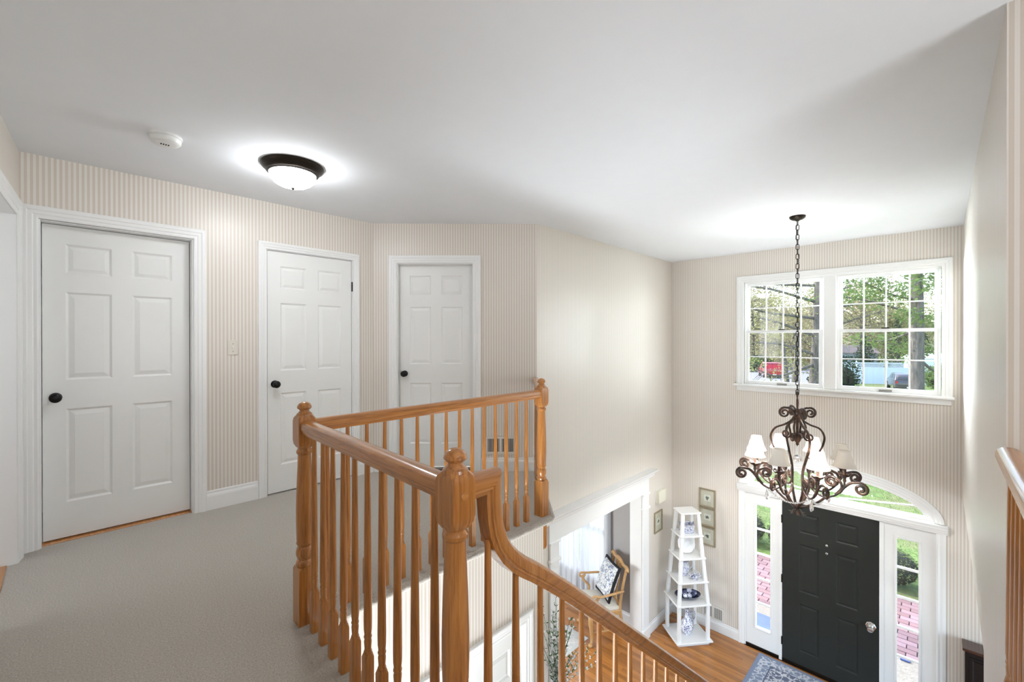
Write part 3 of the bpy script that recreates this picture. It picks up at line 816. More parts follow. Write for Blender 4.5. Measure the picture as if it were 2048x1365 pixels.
for i in range(19):
    x = 0.838 + 0.1128 * i
    n = int((x - EX) / TREAD) + 1
    zt = (0.735 if i == 0 else 0.625 if i == 1 else zl(x) - 0.030)
    baluster(sr, x, C[1], -RISE * n, zt)

rr = root('guard_rail', (1.6, -0.19, 0), label='dark oak guard rail beside the tan wall at the stair edge', cat='balustrade')
GY = -0.165
handrail(rr, [(0.80, GY, RZ), (2.245, GY, RZ)], 'oak_x')
newel(rr, 0.76, GY)
for i in range(13): baluster(rr, 0.90 + 0.104 * i, GY, 0, 0.872)

# ------------------------------------------------------------------ ceiling light and smoke detector
def flush_light(loc, label, dome='dome'):
    fl = root('flush_ceiling_light', loc, label=label, cat='ceiling light', group='flush ceiling lights of the hall')
    MB().lathe([(0, 0), (0.188, 0), (0.190, -0.008), (0.184, -0.020), (0.168, -0.034), (0.160, -0.040), (0.158, -0.048), (0.149, -0.052), (0.143, -0.058), (0, -0.050)], 48).build('pan', M['bronze'], fl, smooth=40, world=False)
    tag(MB().lathe([(0.140, -0.050), (0.139, -0.070), (0.130, -0.092), (0.112, -0.112), (0.085, -0.128), (0.050, -0.138), (0, -0.142)], 48).build('glass_dome', M[dome], fl, smooth=180, world=False), 'glowing frosted white glass dome')
    MB().lathe([(0.006, -0.138), (0.011, -0.144), (0.010, -0.150), (0.004, -0.157), (0, -0.158)], 16).build('finial', M['bronze'], fl, smooth=50, world=False)
flush_light((1.062, 3.055, HC), 'dark bronze flush ceiling light with glowing frosted glass dome')
flush_light((0.50, -1.45, HC), 'added bronze flush ceiling light out of view over the side hall', 'dome_added')  # unseen lamp, added to brighten and warm the side hall
sd = root('smoke_detector', (0.405, 3.115, HC), label='round white smoke detector on the ceiling', cat='smoke detector')
MB().lathe([(0, 0), (0.077, 0), (0.078, -0.006), (0.077, -0.014), (0.074, -0.016), (0, -0.016)], 36).build('mount_ring', M['plastic'], sd, smooth=40, world=False)
MB().lathe([(0.070, -0.014), (0.073, -0.018), (0.072, -0.034), (0.064, -0.043), (0.045, -0.047), (0, -0.048)], 36).build('cover', M['plastic'], sd, smooth=40, world=False)
for i in range(4): MB().box(-0.022 + i * 0.011, -0.016 + i * 0.011, -0.006, 0.010, -0.0495, -0.0470).build('sound_slot', M['void'], sd, world=False)
MB().box(-0.045, 0.005, -0.040, -0.022, -0.0488, -0.0465).build('label_plate', M['plastic'], sd, world=False)

# ------------------------------------------------------------------ switch, vents, chime, pictures
sw = root('light_switch', (0.937, YL, 1.238), label='almond toggle light switch on the striped wall between two doors', cat='light switch')
MB().box(-0.035, 0.035, -0.006, 0, -0.058, 0.058).build('plate', M['almond'], sw, bevel=0.004, bseg=2, world=False)
MB().box(-0.006, 0.006, -0.016, -0.004, -0.004, 0.014).build('toggle', M['plastic'], sw, world=False)
for z in (-0.03, 0.03): MB().lathe([(0.0035, 0), (0.003, 0.0015), (0, 0.002)], 10).xform(Matrix.Translation((0, -0.006, z)) @ Matrix.Rotation(R(90), 4, 'X')).build('screw', M['nickel'], sw, world=False)

def vent(name, loc, rz, w, h, label, n):
    v = root(name, loc, rz, label=label, cat='vent')
    MB().box(-w / 2, w / 2, -0.002, 0, 0, h).build('duct', M['void'], v, world=False)
    b = 0.022
    fr = MB()
    ring = lambda a, c, e, f, y: [(a, y, e), (c, y, e), (c, y, f), (a, y, f)]
    o0, o1 = ring(-w / 2, w / 2, 0, h, -0.009), ring(-w / 2, w / 2, 0, h, -0.001)
    n0, n1 = ring(-w / 2 + b, w / 2 - b, b, h - b, -0.009), ring(-w / 2 + b, w / 2 - b, b, h - b, -0.001)
    fs = []
    for k in range(4):
        q = (k + 1) % 4
        fs += [(k, q, 8 + q, 8 + k), (4 + q, 4 + k, 12 + k, 12 + q), (q, k, 4 + k, 4 + q), (8 + k, 8 + q, 12 + q, 12 + k)]
    fr.add(o0 + o1 + n0 + n1, fs).build('frame', M['grille'], v, world=False)
    MB().box(-0.012, 0.012, -0.009, -0.001, b, h - b).build('centre_bar', M['grille'], v, world=False)
    sl_ = MB().box(-0.0028, 0.0028, -0.008, -0.002, b, h - b).mesh('louver', M['grille'])
    for sgn in (-1, 1):
        for i in range(n):
            x = sgn * (0.012 + (w / 2 - b - 0.012) * (i + 0.5) / n)
            put('louver', sl_, v, world=False, loc=(x, 0, 0))
    for x, z in ((-w / 2 + 0.01, h / 2), (w / 2 - 0.01, h / 2)):
        MB().lathe([(0.0035, 0), (0, 0.002)], 8).xform(Matrix.Translation((x, -0.009, z)) @ Matrix.Rotation(R(90), 4, 'X')).build('screw', M['nickel'], v, world=False)
    return v
vent('wall_vent', D0 + dd * 1.252 + Vector((0, 0, 0.168)), math.atan2(dd.y, dd.x), 0.30, 0.175, 'white louvered air vent behind the landing balusters', 8)
vent('wall_vent', (XW, 2.262, F0 + 0.150), -R(90), 0.285, 0.19, 'white louvered air vent low on the wall behind the tapered shelf', 8)

ch = root('door_chime', (5.893, YM, -0.905), label='ivory box door chime on the wall above a small framed print', cat='door chime')
MB().box(-0.105, 0.105, -0.060, 0, -0.088, 0.088).build('cover', M['ivory'], ch, bevel=0.006, bseg=2, world=False)
MB().box(-0.112, 0.112, -0.012, 0, -0.094, 0.094).build('back_plate', M['plastic'], ch, bevel=0.003, world=False)

def print_mat(seed):
    q = NT('botanical print')
    v = q.obj(loc=(seed, seed * 2, 0))
    a = q.noise(v, 50, 3, 0.6)
    c = q.n('TexCoord'); sp = q.n('VectorMath', operation='LENGTH'); q.l(c.outputs['Object'], sp.inputs[0])
    dist = q.math('SUBTRACT', q.math('MULTIPLY_ADD', a, 0.05, 0.0), sp.outputs['Value'])
    f = q.math('GREATER_THAN', dist, -0.001)
    q.col(q.mix(f, (0.80, 0.78, 0.70), (0.13, 0.15, 0.12))).set(Roughness=0.6)
    return q.m
M['gilt'] = painted('tarnished gilt frame', (0.33, 0.27, 0.18), 0.4, 0.15)
M['mat_board'] = painted('beige mat board', (0.66, 0.61, 0.51), 0.8, 0.02)
def picture(loc, rz, w, h, label, seed):
    p = root('framed_print', loc, rz, label=label, cat='picture', group='small gilt framed prints')
    ring = lambda a, c, y: [(-a, y, -c), (a, y, -c), (a, y, c), (-a, y, c)]
    b = 0.020
    seq = [(0, 0), (0, -0.016), (0.006, -0.020), (0.014, -0.014), (b, -0.012), (b, -0.002)]
    MB().loft([ring(w / 2 - e, h / 2 - e, y) for e, y in seq], cap0=False, cap1=False).build('frame', M['gilt'], p, world=False)
    MB().box(-w / 2 + b, w / 2 - b, -0.006, -0.001, -h / 2 + b, h / 2 - b).build('mat', M['mat_board'], p, world=False)
    MB().box(-w * 0.20, w * 0.20, -0.0075, -0.005, -h * 0.17, h * 0.17).build('print', print_mat(seed), p, world=False)
    MB().box(-w / 2 + b, w / 2 - b, -0.0105, -0.009, -h / 2 + b, h / 2 - b).build('glazing', M['glass'], p, world=False)
    return p
for k, (z, lb) in enumerate(((-0.926, 'gilt framed print at the top of three beside the front door'), (-1.193, 'gilt framed print in the middle of three beside the front door'), (-1.458, 'gilt framed print at the bottom of three beside the front door'))):
    picture((XW, 2.342, z), -R(90), 0.222, 0.258, lb, k + 1)
picture((5.868, YM, -1.269), 0, 0.235, 0.29, 'gilt framed print below the ivory door chime', 5)

# ------------------------------------------------------------------ chandelier
CH = (4.778, 0.956)
cz = root('chandelier', (CH[0], CH[1], HC), label='iron chandelier with eight cream shades and crystal drops hanging in the foyer', cat='chandelier')
def cbuild(mb, name, mat='iron', parent=None, **k):
    return mb.xform(Matrix.Translation((0, 0, -HC))).build(name, M[mat] if isinstance(mat, str) else mat, parent or cz, world=False, **k)
cbuild(MB().lathe([(0, 2.444), (0.066, 2.444), (0.066, 2.436), (0.060, 2.424), (0.042, 2.412), (0.020, 2.406), (0.012, 2.398), (0, 2.398)], 30), 'canopy', 'bronze', smooth=40)
def torus_link(L, wd, r=0.0032, n=18):
    pts = []
    for i in range(n + 1):
        a = 2 * math.pi * i / n
        x = math.cos(a) * wd; z = math.sin(a) * wd + (L / 2 - wd) * (1 if math.sin(a) > 0 else -1)
        pts.append((x, 0, z))
    return MB().tube(pts, r, 6, cap=False, upv=(0, 1, 0))
lk = torus_link(0.052, 0.0125).mesh('chain_link', M['bronze'], 180)
nl = 36
for i in range(nl):
    z = 2.385 - i * (2.385 - 0.805) / (nl - 1)
    put('chain_link', lk, cz, world=False, loc=(0, 0, z - HC), rot=(0, 0, (i % 2) * R(90) + 0.5))
cbuild(MB().tube([(0.014 * math.sin(z * 9), 0.012 * math.cos(z * 11), z) for z in [2.40 - 0.05 * i for i in range(33)]], 0.002, 5), 'lamp_cord', 'bronze')
put('top_loop', torus_link(0.060, 0.024, 0.005).mesh('top_loop', M['iron'], 180), cz, world=False, loc=(0, 0, 0.785 - HC))
cbuild(MB().tube([(0.012, 0, 0.62), (0.014, 0, 0.66), (0.026, 0, 0.70), (0.020, 0, 0.735), (0, 0, 0.762), (-0.020, 0, 0.735), (-0.026, 0, 0.70), (-0.014, 0, 0.66), (-0.012, 0, 0.62)], 0.006, 8), 'hanging_loop', smooth=180)
cbuild(MB().lathe([(0, 0.66), (0.018, 0.65), (0.030, 0.632), (0.030, 0.61), (0.022, 0.592), (0.012, 0.58), (0.012, 0.43), (0.032, 0.42), (0.036, 0.385), (0.026, 0.355), (0.012, 0.335), (0.014, 0.320), (0, 0.305)], 18), 'centre_column', smooth=45)
PH = -100.0
def polar(pts, ang): return [(r * math.cos(ang), r * math.sin(ang), z) for r, z in pts]
def spiral(c, r0, r1, a0, a1, n=22):
    return [(c[0] + (r0 + (r1 - r0) * i / n) * math.cos(a0 + (a1 - a0) * i / n), c[1] + (r0 + (r1 - r0) * i / n) * math.sin(a0 + (a1 - a0) * i / n)) for i in range(n + 1)]
b2 = lambda pts, n=8: [(p.x, p.y) for p in bezier([(a, b, 0) for a, b in pts], n)]
for k in range(4):
    ang = R(PH - 45 + 90 * k)
    path = b2([(0.018, 0.60), (0.05, 0.545), (0.11, 0.505), (0.19, 0.47), (0.228, 0.40), (0.215, 0.32), (0.165, 0.22), (0.118, 0.13), (0.098, 0.05), (0.102, -0.03), (0.098, -0.10), (0.066, -0.18), (0.035, -0.24), (0.012, -0.265)])
    cbuild(MB().tube(polar(path, ang), [0.0125] * len(path), 8, flat=0.7), 'cage_rib', smooth=180)
    sp = b2([(0.016, 0.575), (0.040, 0.64), (0.085, 0.665)], 6)[:-1] + spiral((0.110, 0.615), 0.050, 0.012, R(115), R(115 - 560))
    cbuild(MB().tube(polar(sp, ang), 0.0088, 7, flat=1.5), 'top_scroll', smooth=180)
    sp = b2([(0.05, 0.545), (0.070, 0.49), (0.060, 0.44)], 5)[:-1] + spiral((0.095, 0.405), 0.042, 0.010, R(150), R(150 + 540))
    cbuild(MB().tube(polar(sp, ang + R(45)), 0.0088, 7, flat=1.4), 'inner_scroll', smooth=180)
    sp = b2([(0.10, -0.04), (0.135, 0.02), (0.15, 0.04)], 5)[:-1] + spiral((0.150, 0.0), 0.040, 0.010, R(90), R(90 - 500))
    cbuild(MB().tube(polar(sp, ang), 0.0085, 7, flat=1.4), 'rib_scroll', smooth=180)
    # belly bar to the bottom finial
    bb = b2([(0.250, -0.050), (0.225, -0.105), (0.16, -0.175), (0.09, -0.225), (0.02, -0.268)])
    cbuild(MB().tube(polar(bb, ang + R(45)), 0.0105, 7, flat=0.8), 'belly_bar', smooth=180)
cbuild(MB().lathe([(0, -0.255), (0.018, -0.262), (0.022, -0.272), (0.014, -0.285), (0.008, -0.30), (0.011, -0.312), (0, -0.335)], 14), 'bottom_finial', smooth=45)
for k in range(6):
    a = R(60 * k + 20)
    pth = b2([(0.012, -0.272), (0.030, -0.292), (0.048, -0.318), (0.075, -0.316)], 5)
    cbuild(MB().tube(polar(pth, a), [0.006 + 0.010 * math.sin(math.pi * i / (len(pth) - 1)) * 0.9 for i in range(len(pth))], 6, flat=0.25), 'finial_leaf', smooth=180)
LIT = {1, 3, 4, 5, 6}
sh_prof = [(0.044, 0.335), (0.045, 0.332), (0.050, 0.305), (0.058, 0.272), (0.068, 0.240), (0.083, 0.205), (0.086, 0.199)]
def shade_mesh():
    mb = MB(); seg = 36
    rings = []
    for r_, z in sh_prof:
        ring = []
        for j in range(seg):
            a = 2 * math.pi * j / seg
            k = 1 - 0.022 * (1 - abs(math.cos(a * 3)) ** 0.5)
            ring.append((r_ * k * math.cos(a), r_ * k * math.sin(a), z - HC))
        rings.append(ring)
    mb.loft(rings, False, False)
    me = mb.mesh('lamp_shade', M['shade'], 180)
    return me
SHM = shade_mesh()
TRIMS = []
for zz, rr_ in ((0.334, 0.045), (0.200, 0.0865)):
    pts = [(rr_ * math.cos(2 * math.pi * i / 30), rr_ * math.sin(2 * math.pi * i / 30), zz - HC) for i in range(31)]
    TRIMS.append(MB().tube(pts, 0.0028, 6, cap=False, upv=(0, 0, 1)).mesh('shade_trim', M['shade'], 180))
CUP = MB().lathe([(0.004, 0.055), (0.014, 0.075), (0.011, 0.095), (0.016, 0.110), (0.034, 0.120), (0.040, 0.134), (0.034, 0.140), (0.014, 0.136), (0.0125, 0.140), (0.0125, 0.215), (0.010, 0.222), (0, 0.222)], 16).xform(Matrix.Translation((0, 0, -HC))).mesh('candle_cup', M['iron'], 45)
BULBM = MB().lathe([(0.008, 0.222), (0.016, 0.245), (0.017, 0.262), (0.010, 0.288), (0, 0.302)], 14).xform(Matrix.Translation((0, 0, -HC))).mesh('bulb', M['bulb'], 180)
BULBO = BULBM.copy(); BULBO.materials[0] = M['plastic']
def tear(mb, c, h=0.115, r=0.036, seg=8):
    mb.lathe([(0.001, h * 0.5), (r * 0.30, h * 0.28), (r * 0.75, h * 0.02), (r, -h * 0.20), (r * 0.85, -h * 0.36), (r * 0.4, -h * 0.47), (0.001, -h * 0.5)], seg, c, sy=0.45)
RA = 0.367
for k in range(8):
    ang = R(PH - 45 * k)
    arm = b2([(0.100, -0.02), (0.135, -0.075), (0.205, -0.105), (0.275, -0.085), (0.335, -0.030), (0.362, 0.02), (0.367, 0.075)], 7)
    ao = cbuild(MB().tube(polar(arm, ang), 0.0105, 8, flat=0.8), 'arm', smooth=180)
    sp = b2([(0.330, -0.038), (0.365, 0.020), (0.415, 0.070), (0.470, 0.085)], 6)[:-1] + spiral((0.483, 0.033), 0.053, 0.012, R(104), R(104 - 590), 26)
    cbuild(MB().tube(polar(sp, ang), 0.0092, 7, flat=1.3), 'outer_scroll', parent=ao, smooth=180)
    sp = b2([(0.300, -0.062), (0.345, 0.005), (0.335, 0.060), (0.290, 0.088)], 6)[:-1] + spiral((0.268, 0.045), 0.048, 0.011, R(62), R(62 + 590), 26)
    cbuild(MB().tube(polar(sp, ang), 0.0088, 7, flat=1.3), 'inner_scroll', parent=ao, smooth=180)
    loc = (RA * math.cos(ang), RA * math.sin(ang), 0)
    put('candle_cup', CUP, ao, loc=loc)
    for q in range(6):
        a = R(60 * q)
        pth = b2([(0.016, 0.112), (0.034, 0.122), (0.048, 0.142), (0.058, 0.146)], 4)
        mbq = MB().tube(polar(pth, a), [0.004 + 0.012 * math.sin(math.pi * (i + 0.6) / (len(pth))) for i in range(len(pth))], 6, flat=0.22)
        mbq.xform(Matrix.Translation(loc))
        cbuild(mbq, 'cup_leaf', parent=ao, smooth=180)
    so = put('lamp_shade', SHM, cz, world=False, loc=loc, rot=(0, 0, ang))
    for tm in TRIMS: put('shade_trim', tm, so)
    put('bulb', BULBM if k in LIT else BULBO, cz, world=False, loc=loc)
    if k in LIT:
        ld = bpy.data.lights.new('bulb_light', 'POINT'); ld.energy = BULB_W; ld.color = (0.97, 0.98, 1.0); ld.shadow_soft_size = 0.022
        lo = bpy.data.objects.new('bulb_light', ld); COL.objects.link(lo); lo.parent = cz; lo.location = (loc[0], loc[1], 0.228 - HC)
    # crystal drop and bead swag
    if k % 2 == 1:
        mb = MB(); tear(mb, (0.262 * math.cos(ang), 0.262 * math.sin(ang), -0.150))
        tag(cbuild(mb, 'crystal_drop', 'crystal'), 'clear crystal drop')
        for a1 in (ang + R(90),):
            p0 = Vector((0.255 * math.cos(ang), 0.255 * math.sin(ang), -0.095)); p1 = Vector((0.255 * math.cos(a1), 0.255 * math.sin(a1), -0.095))
            mbb = MB(); nb = 20
            for i in range(nb + 1):
                t = i / nb; p = p0.lerp(p1, t); p.z -= 0.085 * 4 * t * (1 - t)
                mbb.sphere(p, 0.0088, 7, 5)
            o = cbuild(mbb, 'bead_swag', 'crystal', smooth=180); tag(o, 'string of clear crystal beads', kind='stuff')
mb = MB(); mb.sphere((0, 0, 0.190), 0.034, 10, 7)
tag(cbuild(mb, 'crystal_ball', 'crystal'), 'clear faceted crystal ball')
mb = MB()
for i in range(7): mb.sphere((0, 0, 0.296 - 0.0125 * i), 0.0065, 7, 5)
tag(cbuild(mb, 'bead_string', 'crystal', smooth=180), kind='stuff')

# ------------------------------------------------------------------ rooms behind the doors (closed shell)
struct(MB().box(-1.72, XW + 0.14, 4.9, 5.0, -0.30, HC + 0.12).build('wall_outer_side', M['ceil']))
struct(MB().box(-1.72, -1.60, -2.52, 4.9, -0.30, HC + 0.12).build('wall_outer_back', M['ceil']))
struct(MB().prism([(-1.6, 4.13), (2.25, 4.13), (3.40, 3.03), (XW, 3.03), (XW, 4.9), (-1.6, 4.9)], -0.29, -0.02).build('floor_upper_rooms', M['carpet']))

# ------------------------------------------------------------------ foyer floor: oak planks laid parallel to the front wall
ff = struct(MB().box(0.6, XW + 0.14, -3.0, 6.0, F0 - 0.12, F0 - 0.014).build('floor_foyer', M['grout']))
PW = 0.0572
PM = {}
def plank_mesh(L):
    if L not in PM:
        mb = MB(); w = PW / 2 - 0.0006; c = 0.0012
        ring = lambda z, e: [(-w + e, -L / 2 + e + .0004, z), (w - e, -L / 2 + e + .0004, z), (w - e, L / 2 - e - .0004, z), (-w + e, L / 2 - e - .0004, z)]
        mb.loft([ring(-0.014, 0), ring(-c, 0), ring(0, c)])
        PM[L] = mb.mesh('plank', M['plank'])
    return PM[L]
rp = random.Random(3)
row = 0
x = XW - 0.02 - PW / 2
while x > 3.36:
    y = 0.55 + rp.uniform(-0.45, 0.0)
    yend = YM - 0.0 if x > OX1 + 0.2 else 4.3
    lens = [0.9, 1.2, 1.5, 1.0, 1.3]
    while y < yend:
        L = rp.choice(lens)
        if y + L > yend and x > OX1 + 0.2:
            L = round(max(0.25, yend - y), 1)
        put('plank', plank_mesh(L), ff, loc=(x, y + L / 2, F0))
        y += L
    x -= PW; row += 1
lo_ = MB()
for i in range(60):
    xx = XW - 0.02 - PW / 2 - PW * i
    lo_.box(xx - PW / 2 + .0006, xx + PW / 2 - .0006, -2.9, 0.09 if xx > 3.36 else 3.0, F0 - 0.013, F0 - 0.0005)
o = lo_.build('plank_rest', M['plank'], ff); o['kind'] = 'stuff'

# ------------------------------------------------------------------ rugs
def rug_mat(name, ground, line, mid, w, h):
    """Rug pattern in its own plane: border bands, scrolling figures and a medallion."""
    q = NT(name)
    c = q.n('TexCoord'); sx = q.n('SeparateXYZ'); q.l(c.outputs['Object'], sx.inputs[0])
    ax = q.math('ABSOLUTE', sx.outputs[0]); ay = q.math('ABSOLUTE', sx.outputs[1])
    ex = q.math('SUBTRACT', w / 2, ax); ey = q.math('SUBTRACT', h / 2, ay)
    e = q.math('MINIMUM', ex, ey)
    v = q.n('TexVoronoi', feature='DISTANCE_TO_EDGE'); v.inputs['Scale'].default_value = 16
    q.l(c.outputs['Object'], v.inputs['Vector'])
    n = q.noise(c.outputs['Object'], 34, 3, 0.6, 1.0)
    fig = q.math('GREATER_THAN', q.math('ADD', n, q.math('MULTIPLY', v.outputs[0], 1.2)), 0.60)
    field = q.mix(fig, ground, line)
    med = q.math('LESS_THAN', q.math('ADD', q.math('MULTIPLY', ax, 1.2), ay), h * 0.36)
    field = q.mix(med, field, q.mix(fig, mid, ground))
    band = lambda a, b: q.math('MULTIPLY', q.math('GREATER_THAN', e, a), q.math('LESS_THAN', e, b))
    col = q.mix(band(-1, 0.045), field, mid)
    col = q.mix(band(0.045, 0.17), col, q.mix(fig, ground, mid))
    col = q.mix(band(0.17, 0.185), col, line)
    q.col(col).set(Roughness=0.95)
    q.bump(n, 0.3, 0.004)
    return q.m
M['rug_blue'] = rug_mat('slate blue oriental rug', (0.62, 0.64, 0.68), (0.13, 0.15, 0.22), (0.24, 0.29, 0.40), 0.92, 1.50)
M['rug_pale'] = rug_mat('pale floral rug', (0.72, 0.71, 0.67), (0.30, 0.32, 0.27), (0.60, 0.62, 0.60), 2.4, 3.0)
rg = MB().box(-0.46, 0.46, -0.75, 0.75, 0, 0.010).build('foyer_rug', M['rug_blue'], bevel=0.004, loc=(5.80, 0.92, F0))
tag(rg, 'slate blue and white oriental rug inside the front door', 'rug')
rd = MB().box(-1.2, 1.2, -1.5, 1.5, 0, 0.010).build('dining_rug', M['rug_pale'], bevel=0.004, loc=(3.75, 4.90, F0))
tag(rd, 'pale floral bordered rug on the oak floor beyond the wide opening', 'rug')

# ------------------------------------------------------------------ curtain and dining window
cu = root('curtain', (5.52, 4.0, F0), label='sheer white floor length curtain behind the wooden armchair', cat='curtain')
def drape(y0, y1, folds, ph):
    n = folds * 12; fr = []
    for k in range(2):
        line = []
        for i in range(n + 1):
            t = i / n
            line.append((5.560 + 0.026 * math.sin(2 * math.pi * folds * t + ph) + 0.012 * math.sin(5.3 * folds * t), y0 + (y1 - y0) * t + 0.01 * math.cos(2 * math.pi * folds * t)))
        fr.append(line)
    mb = MB(); nz = 6
    vs = []; fs = []
    for j in range(nz + 1):
        z = F0 + 0.02 + (2.25 - 0.02) * j / nz
        for (a, b) in fr[0]: vs.append((a, b, z))
    m = n + 1
    for j in range(nz):
        for i in range(n): fs.append((j * m + i, j * m + i + 1, (j + 1) * m + i + 1, (j + 1) * m + i))
    return mb.add(vs, fs)
for a, b, f_, ph in ((3.43, 3.98, 6, 0.4), (4.00, 4.75, 7, 1.3)):
    o = drape(a, b, f_, ph).build('drape', M['sheer'], cu, smooth=180)
MB().tube([(5.535, 3.3, -0.48), (5.535, 4.9, -0.48)], 0.014, 10).build('curtain_rod', M['bronze'], cu)
w2 = root('window_2', (5.62, 4.13, -2.25), kind='structure')
casing(MB(), (5.62, 0, 0), (0, -1, 0), (-1, 0, 0), [(-3.59, -2.25), (-3.59, -0.70), (-4.66, -0.70), (-4.66, -2.25), (-3.59, -2.25)], CASE).build('casing', M['trim'], w2)
for k in range(2):
    MB().box(5.68, 5.684, 3.58 + 0.55 * k, 3.58 + 0.55 * (k + 1), -2.25, -0.70).build('pane', M['glass'], w2)
MB().box(5.665, 5.70, 4.11, 4.15, -2.25, -0.70).build('muntin', M['trim'], w2)
MB().box(5.665, 5.70, 3.58, 4.67, -1.49, -1.45).build('meeting_rail', M['trim'], w2)

# ------------------------------------------------------------------ armchair (front = +x)
ac = root('armchair', (5.165, 3.352, F0), R(142), label='golden carved wooden armchair with pierced back by the sheer curtain', cat='chair')
cw = M['chair_wood']
def cp(mb, nm, mat=None, parent=None, **k): return mb.build(nm, mat or cw, parent or ac, world=False, **k)
SH, SHW, SD = 0.44, 0.27, 0.23
def qpoly(f, b, x0, x1): return [(x0, -b), (x1, -f), (x1, f), (x0, b)]
cp(MB().loft([[(x_, y_, z_) for x_, y_ in qpoly(0.27, 0.22, -0.22, 0.23)] for z_ in (SH - 0.075, SH - 0.012)]), 'seat_frame', bevel=0.006)
pad = MB()
for z_, e in ((SH - 0.012, 0.012), (SH + 0.018, 0.004), (SH + 0.034, 0.02), (SH + 0.044, 0.07), (SH + 0.047, 0.15)): pass
pad.loft([[(x_, y_, z_) for x_, y_ in qpoly(0.262 - e, 0.212 - e, -0.21 + e, 0.222 - e)] for z_, e in ((SH - 0.012, 0.012), (SH + 0.018, 0.004), (SH + 0.034, 0.02), (SH + 0.044, 0.07), (SH + 0.047, 0.15))])
cp(pad, 'seat_cushion', M['seat_fabric'], smooth=60)
for s in (-1, 1):
    pts = bezier([(0.205, s * 0.245, SH - 0.02), (0.222, s * 0.262, SH - 0.10), (0.212, s * 0.252, 0.24), (0.196, s * 0.236, 0.12), (0.205, s * 0.245, 0.055), (0.226, s * 0.262, 0.018)], 6)
    n = len(pts); rr2 = [0.036 - 0.001 * i + 0.010 * math.exp(-((i - 6) / 4) ** 2) if i < 22 else 0.020 for i in range(n)]
    rr2 = [max(0.016, 0.044 - 0.030 * (i / (n - 1)) ** 0.6) for i in range(n)]
    rr2[-3:] = [0.022, 0.030, 0.028]
    lg = MB().tube(pts, rr2, 12)
    lg.sphere((0.228, s * 0.264, 0.026), 0.033, 14, 8, 0.78)
    cp(lg, 'front_leg', smooth=180)
    pts = bezier([(-0.285, s * 0.195, 0.0), (-0.235, s * 0.198, 0.25), (-0.205, s * 0.202, SH), (-0.228, s * 0.205, 0.66), (-0.285, s * 0.222, 0.97)], 7)
    cp(MB().tube(pts, [0.020] * len(pts), 4, flat=1.0), 'back_leg', smooth=50)
    ap = bezier([(-0.245, s * 0.215, 0.675), (-0.10, s * 0.275, 0.685), (0.08, s * 0.305, 0.675), (0.175, s * 0.300, 0.685)], 7)
    ap2 = [(p.x, p.y, p.z) for p in ap] + [(0.175 + 0.028 * math.sin(t), s * 0.300, 0.657 + 0.028 * math.cos(t)) for t in [R(30 * i) for i in range(1, 9)]]
    cp(MB().tube(ap2, 0.019, 9, flat=0.75), 'arm', smooth=180)
    su = bezier([(0.085, s * 0.262, SH - 0.03), (0.075, s * 0.275, 0.50), (0.120, s * 0.290, 0.555), (0.155, s * 0.298, 0.60), (0.125, s * 0.300, 0.660)], 6)
    cp(MB().tube(su, 0.016, 8), 'arm_support', smooth=180)
tops = bezier([(-0.278, -0.275, 0.955), (-0.285, -0.235, 0.985), (-0.282, -0.12, 0.972), (-0.279, -0.05, 1.000), (-0.279, 0.05, 1.000), (-0.282, 0.12, 0.972), (-0.285, 0.235, 0.985), (-0.278, 0.275, 0.955)], 6)
cp(MB().tube(tops, 0.023, 8, flat=1.2), 'crest_rail', smooth=180)
for sy in (-1.0, -0.35, 0.35, 1.0):
    pts = bezier([(-0.208, sy * 0.055, SH + 0.02), (-0.222, sy * 0.030, 0.60), (-0.238, sy * 0.075, 0.75), (-0.256, sy * 0.050, 0.87), (-0.275, sy * 0.095, 0.975)], 6)
    cp(MB().tube(pts, 0.012, 6), 'splat_ribbon', smooth=180)
cp(MB().sphere((-0.244, 0, 0.80), 0.035, 12, 8), 'splat_knot', smooth=180)
cp(MB().box(-0.225, -0.195, -0.195, 0.195, SH + 0.0, SH + 0.045), 'shoe_rail', bevel=0.004)
for s in (-1, 1): cp(MB().tube([(-0.25, s * 0.197, 0.17), (0.20, s * 0.238, 0.17)], 0.013, 8), 'stretcher', smooth=180)
cp(MB().tube([(0.0, -0.218, 0.17), (0.0, 0.218, 0.17)], 0.013, 8), 'stretcher', smooth=180)

def pillow(mb, a, t, n=16):
    vs = []; fs = []
    for sgn in (1, -1):
        o = len(vs)
        for j in range(n + 1):
            for i in range(n + 1):
                u_, v_ = 2 * i / n - 1, 2 * j / n - 1
                k = 1 - 0.06 * (1 - u_ * u_) * 0; 
                th = t * ((1 - u_ ** 4) * (1 - v_ ** 4)) ** 0.6
                vs.append((sgn * th, u_ * a * (1 - 0.07 * (1 - v_ * v_)), v_ * a * (1 - 0.07 * (1 - u_ * u_))))
        for j in range(n):
            for i in range(n):
                q = (o + j * (n + 1) + i, o + j * (n + 1) + i + 1, o + (j + 1) * (n + 1) + i + 1, o + (j + 1) * (n + 1) + i)
                fs.append(q if sgn > 0 else q[::-1])
    return mb.add(vs, fs)
pc = root('cushion', (5.165, 3.352, F0 + SH + 0.05), R(142), label='blue and white toile cushion with black fringe on the armchair', cat='cushion')
PMX = Matrix.Translation((-0.105, 0.01, 0.262)) @ Matrix.Rotation(R(-22), 4, 'Y') @ Matrix.Rotation(R(5), 4, 'X')
pillow(MB(), 0.225, 0.085).xform(PMX).build('cover', M['toile'], pc, smooth=180, world=False)
fp = []
for a, b in (((-1, -1), (1, -1)), ((1, -1), (1, 1)), ((1, 1), (-1, 1)), ((-1, 1), (-1, -1))):
    for i in range(10):
        t = i / 10; u_, v_ = a[0] + (b[0] - a[0]) * t, a[1] + (b[1] - a[1]) * t
        fp.append((0, u_ * 0.225 * (1 - 0.07 * (1 - v_ * v_)), v_ * 0.225 * (1 - 0.07 * (1 - u_ * u_))))
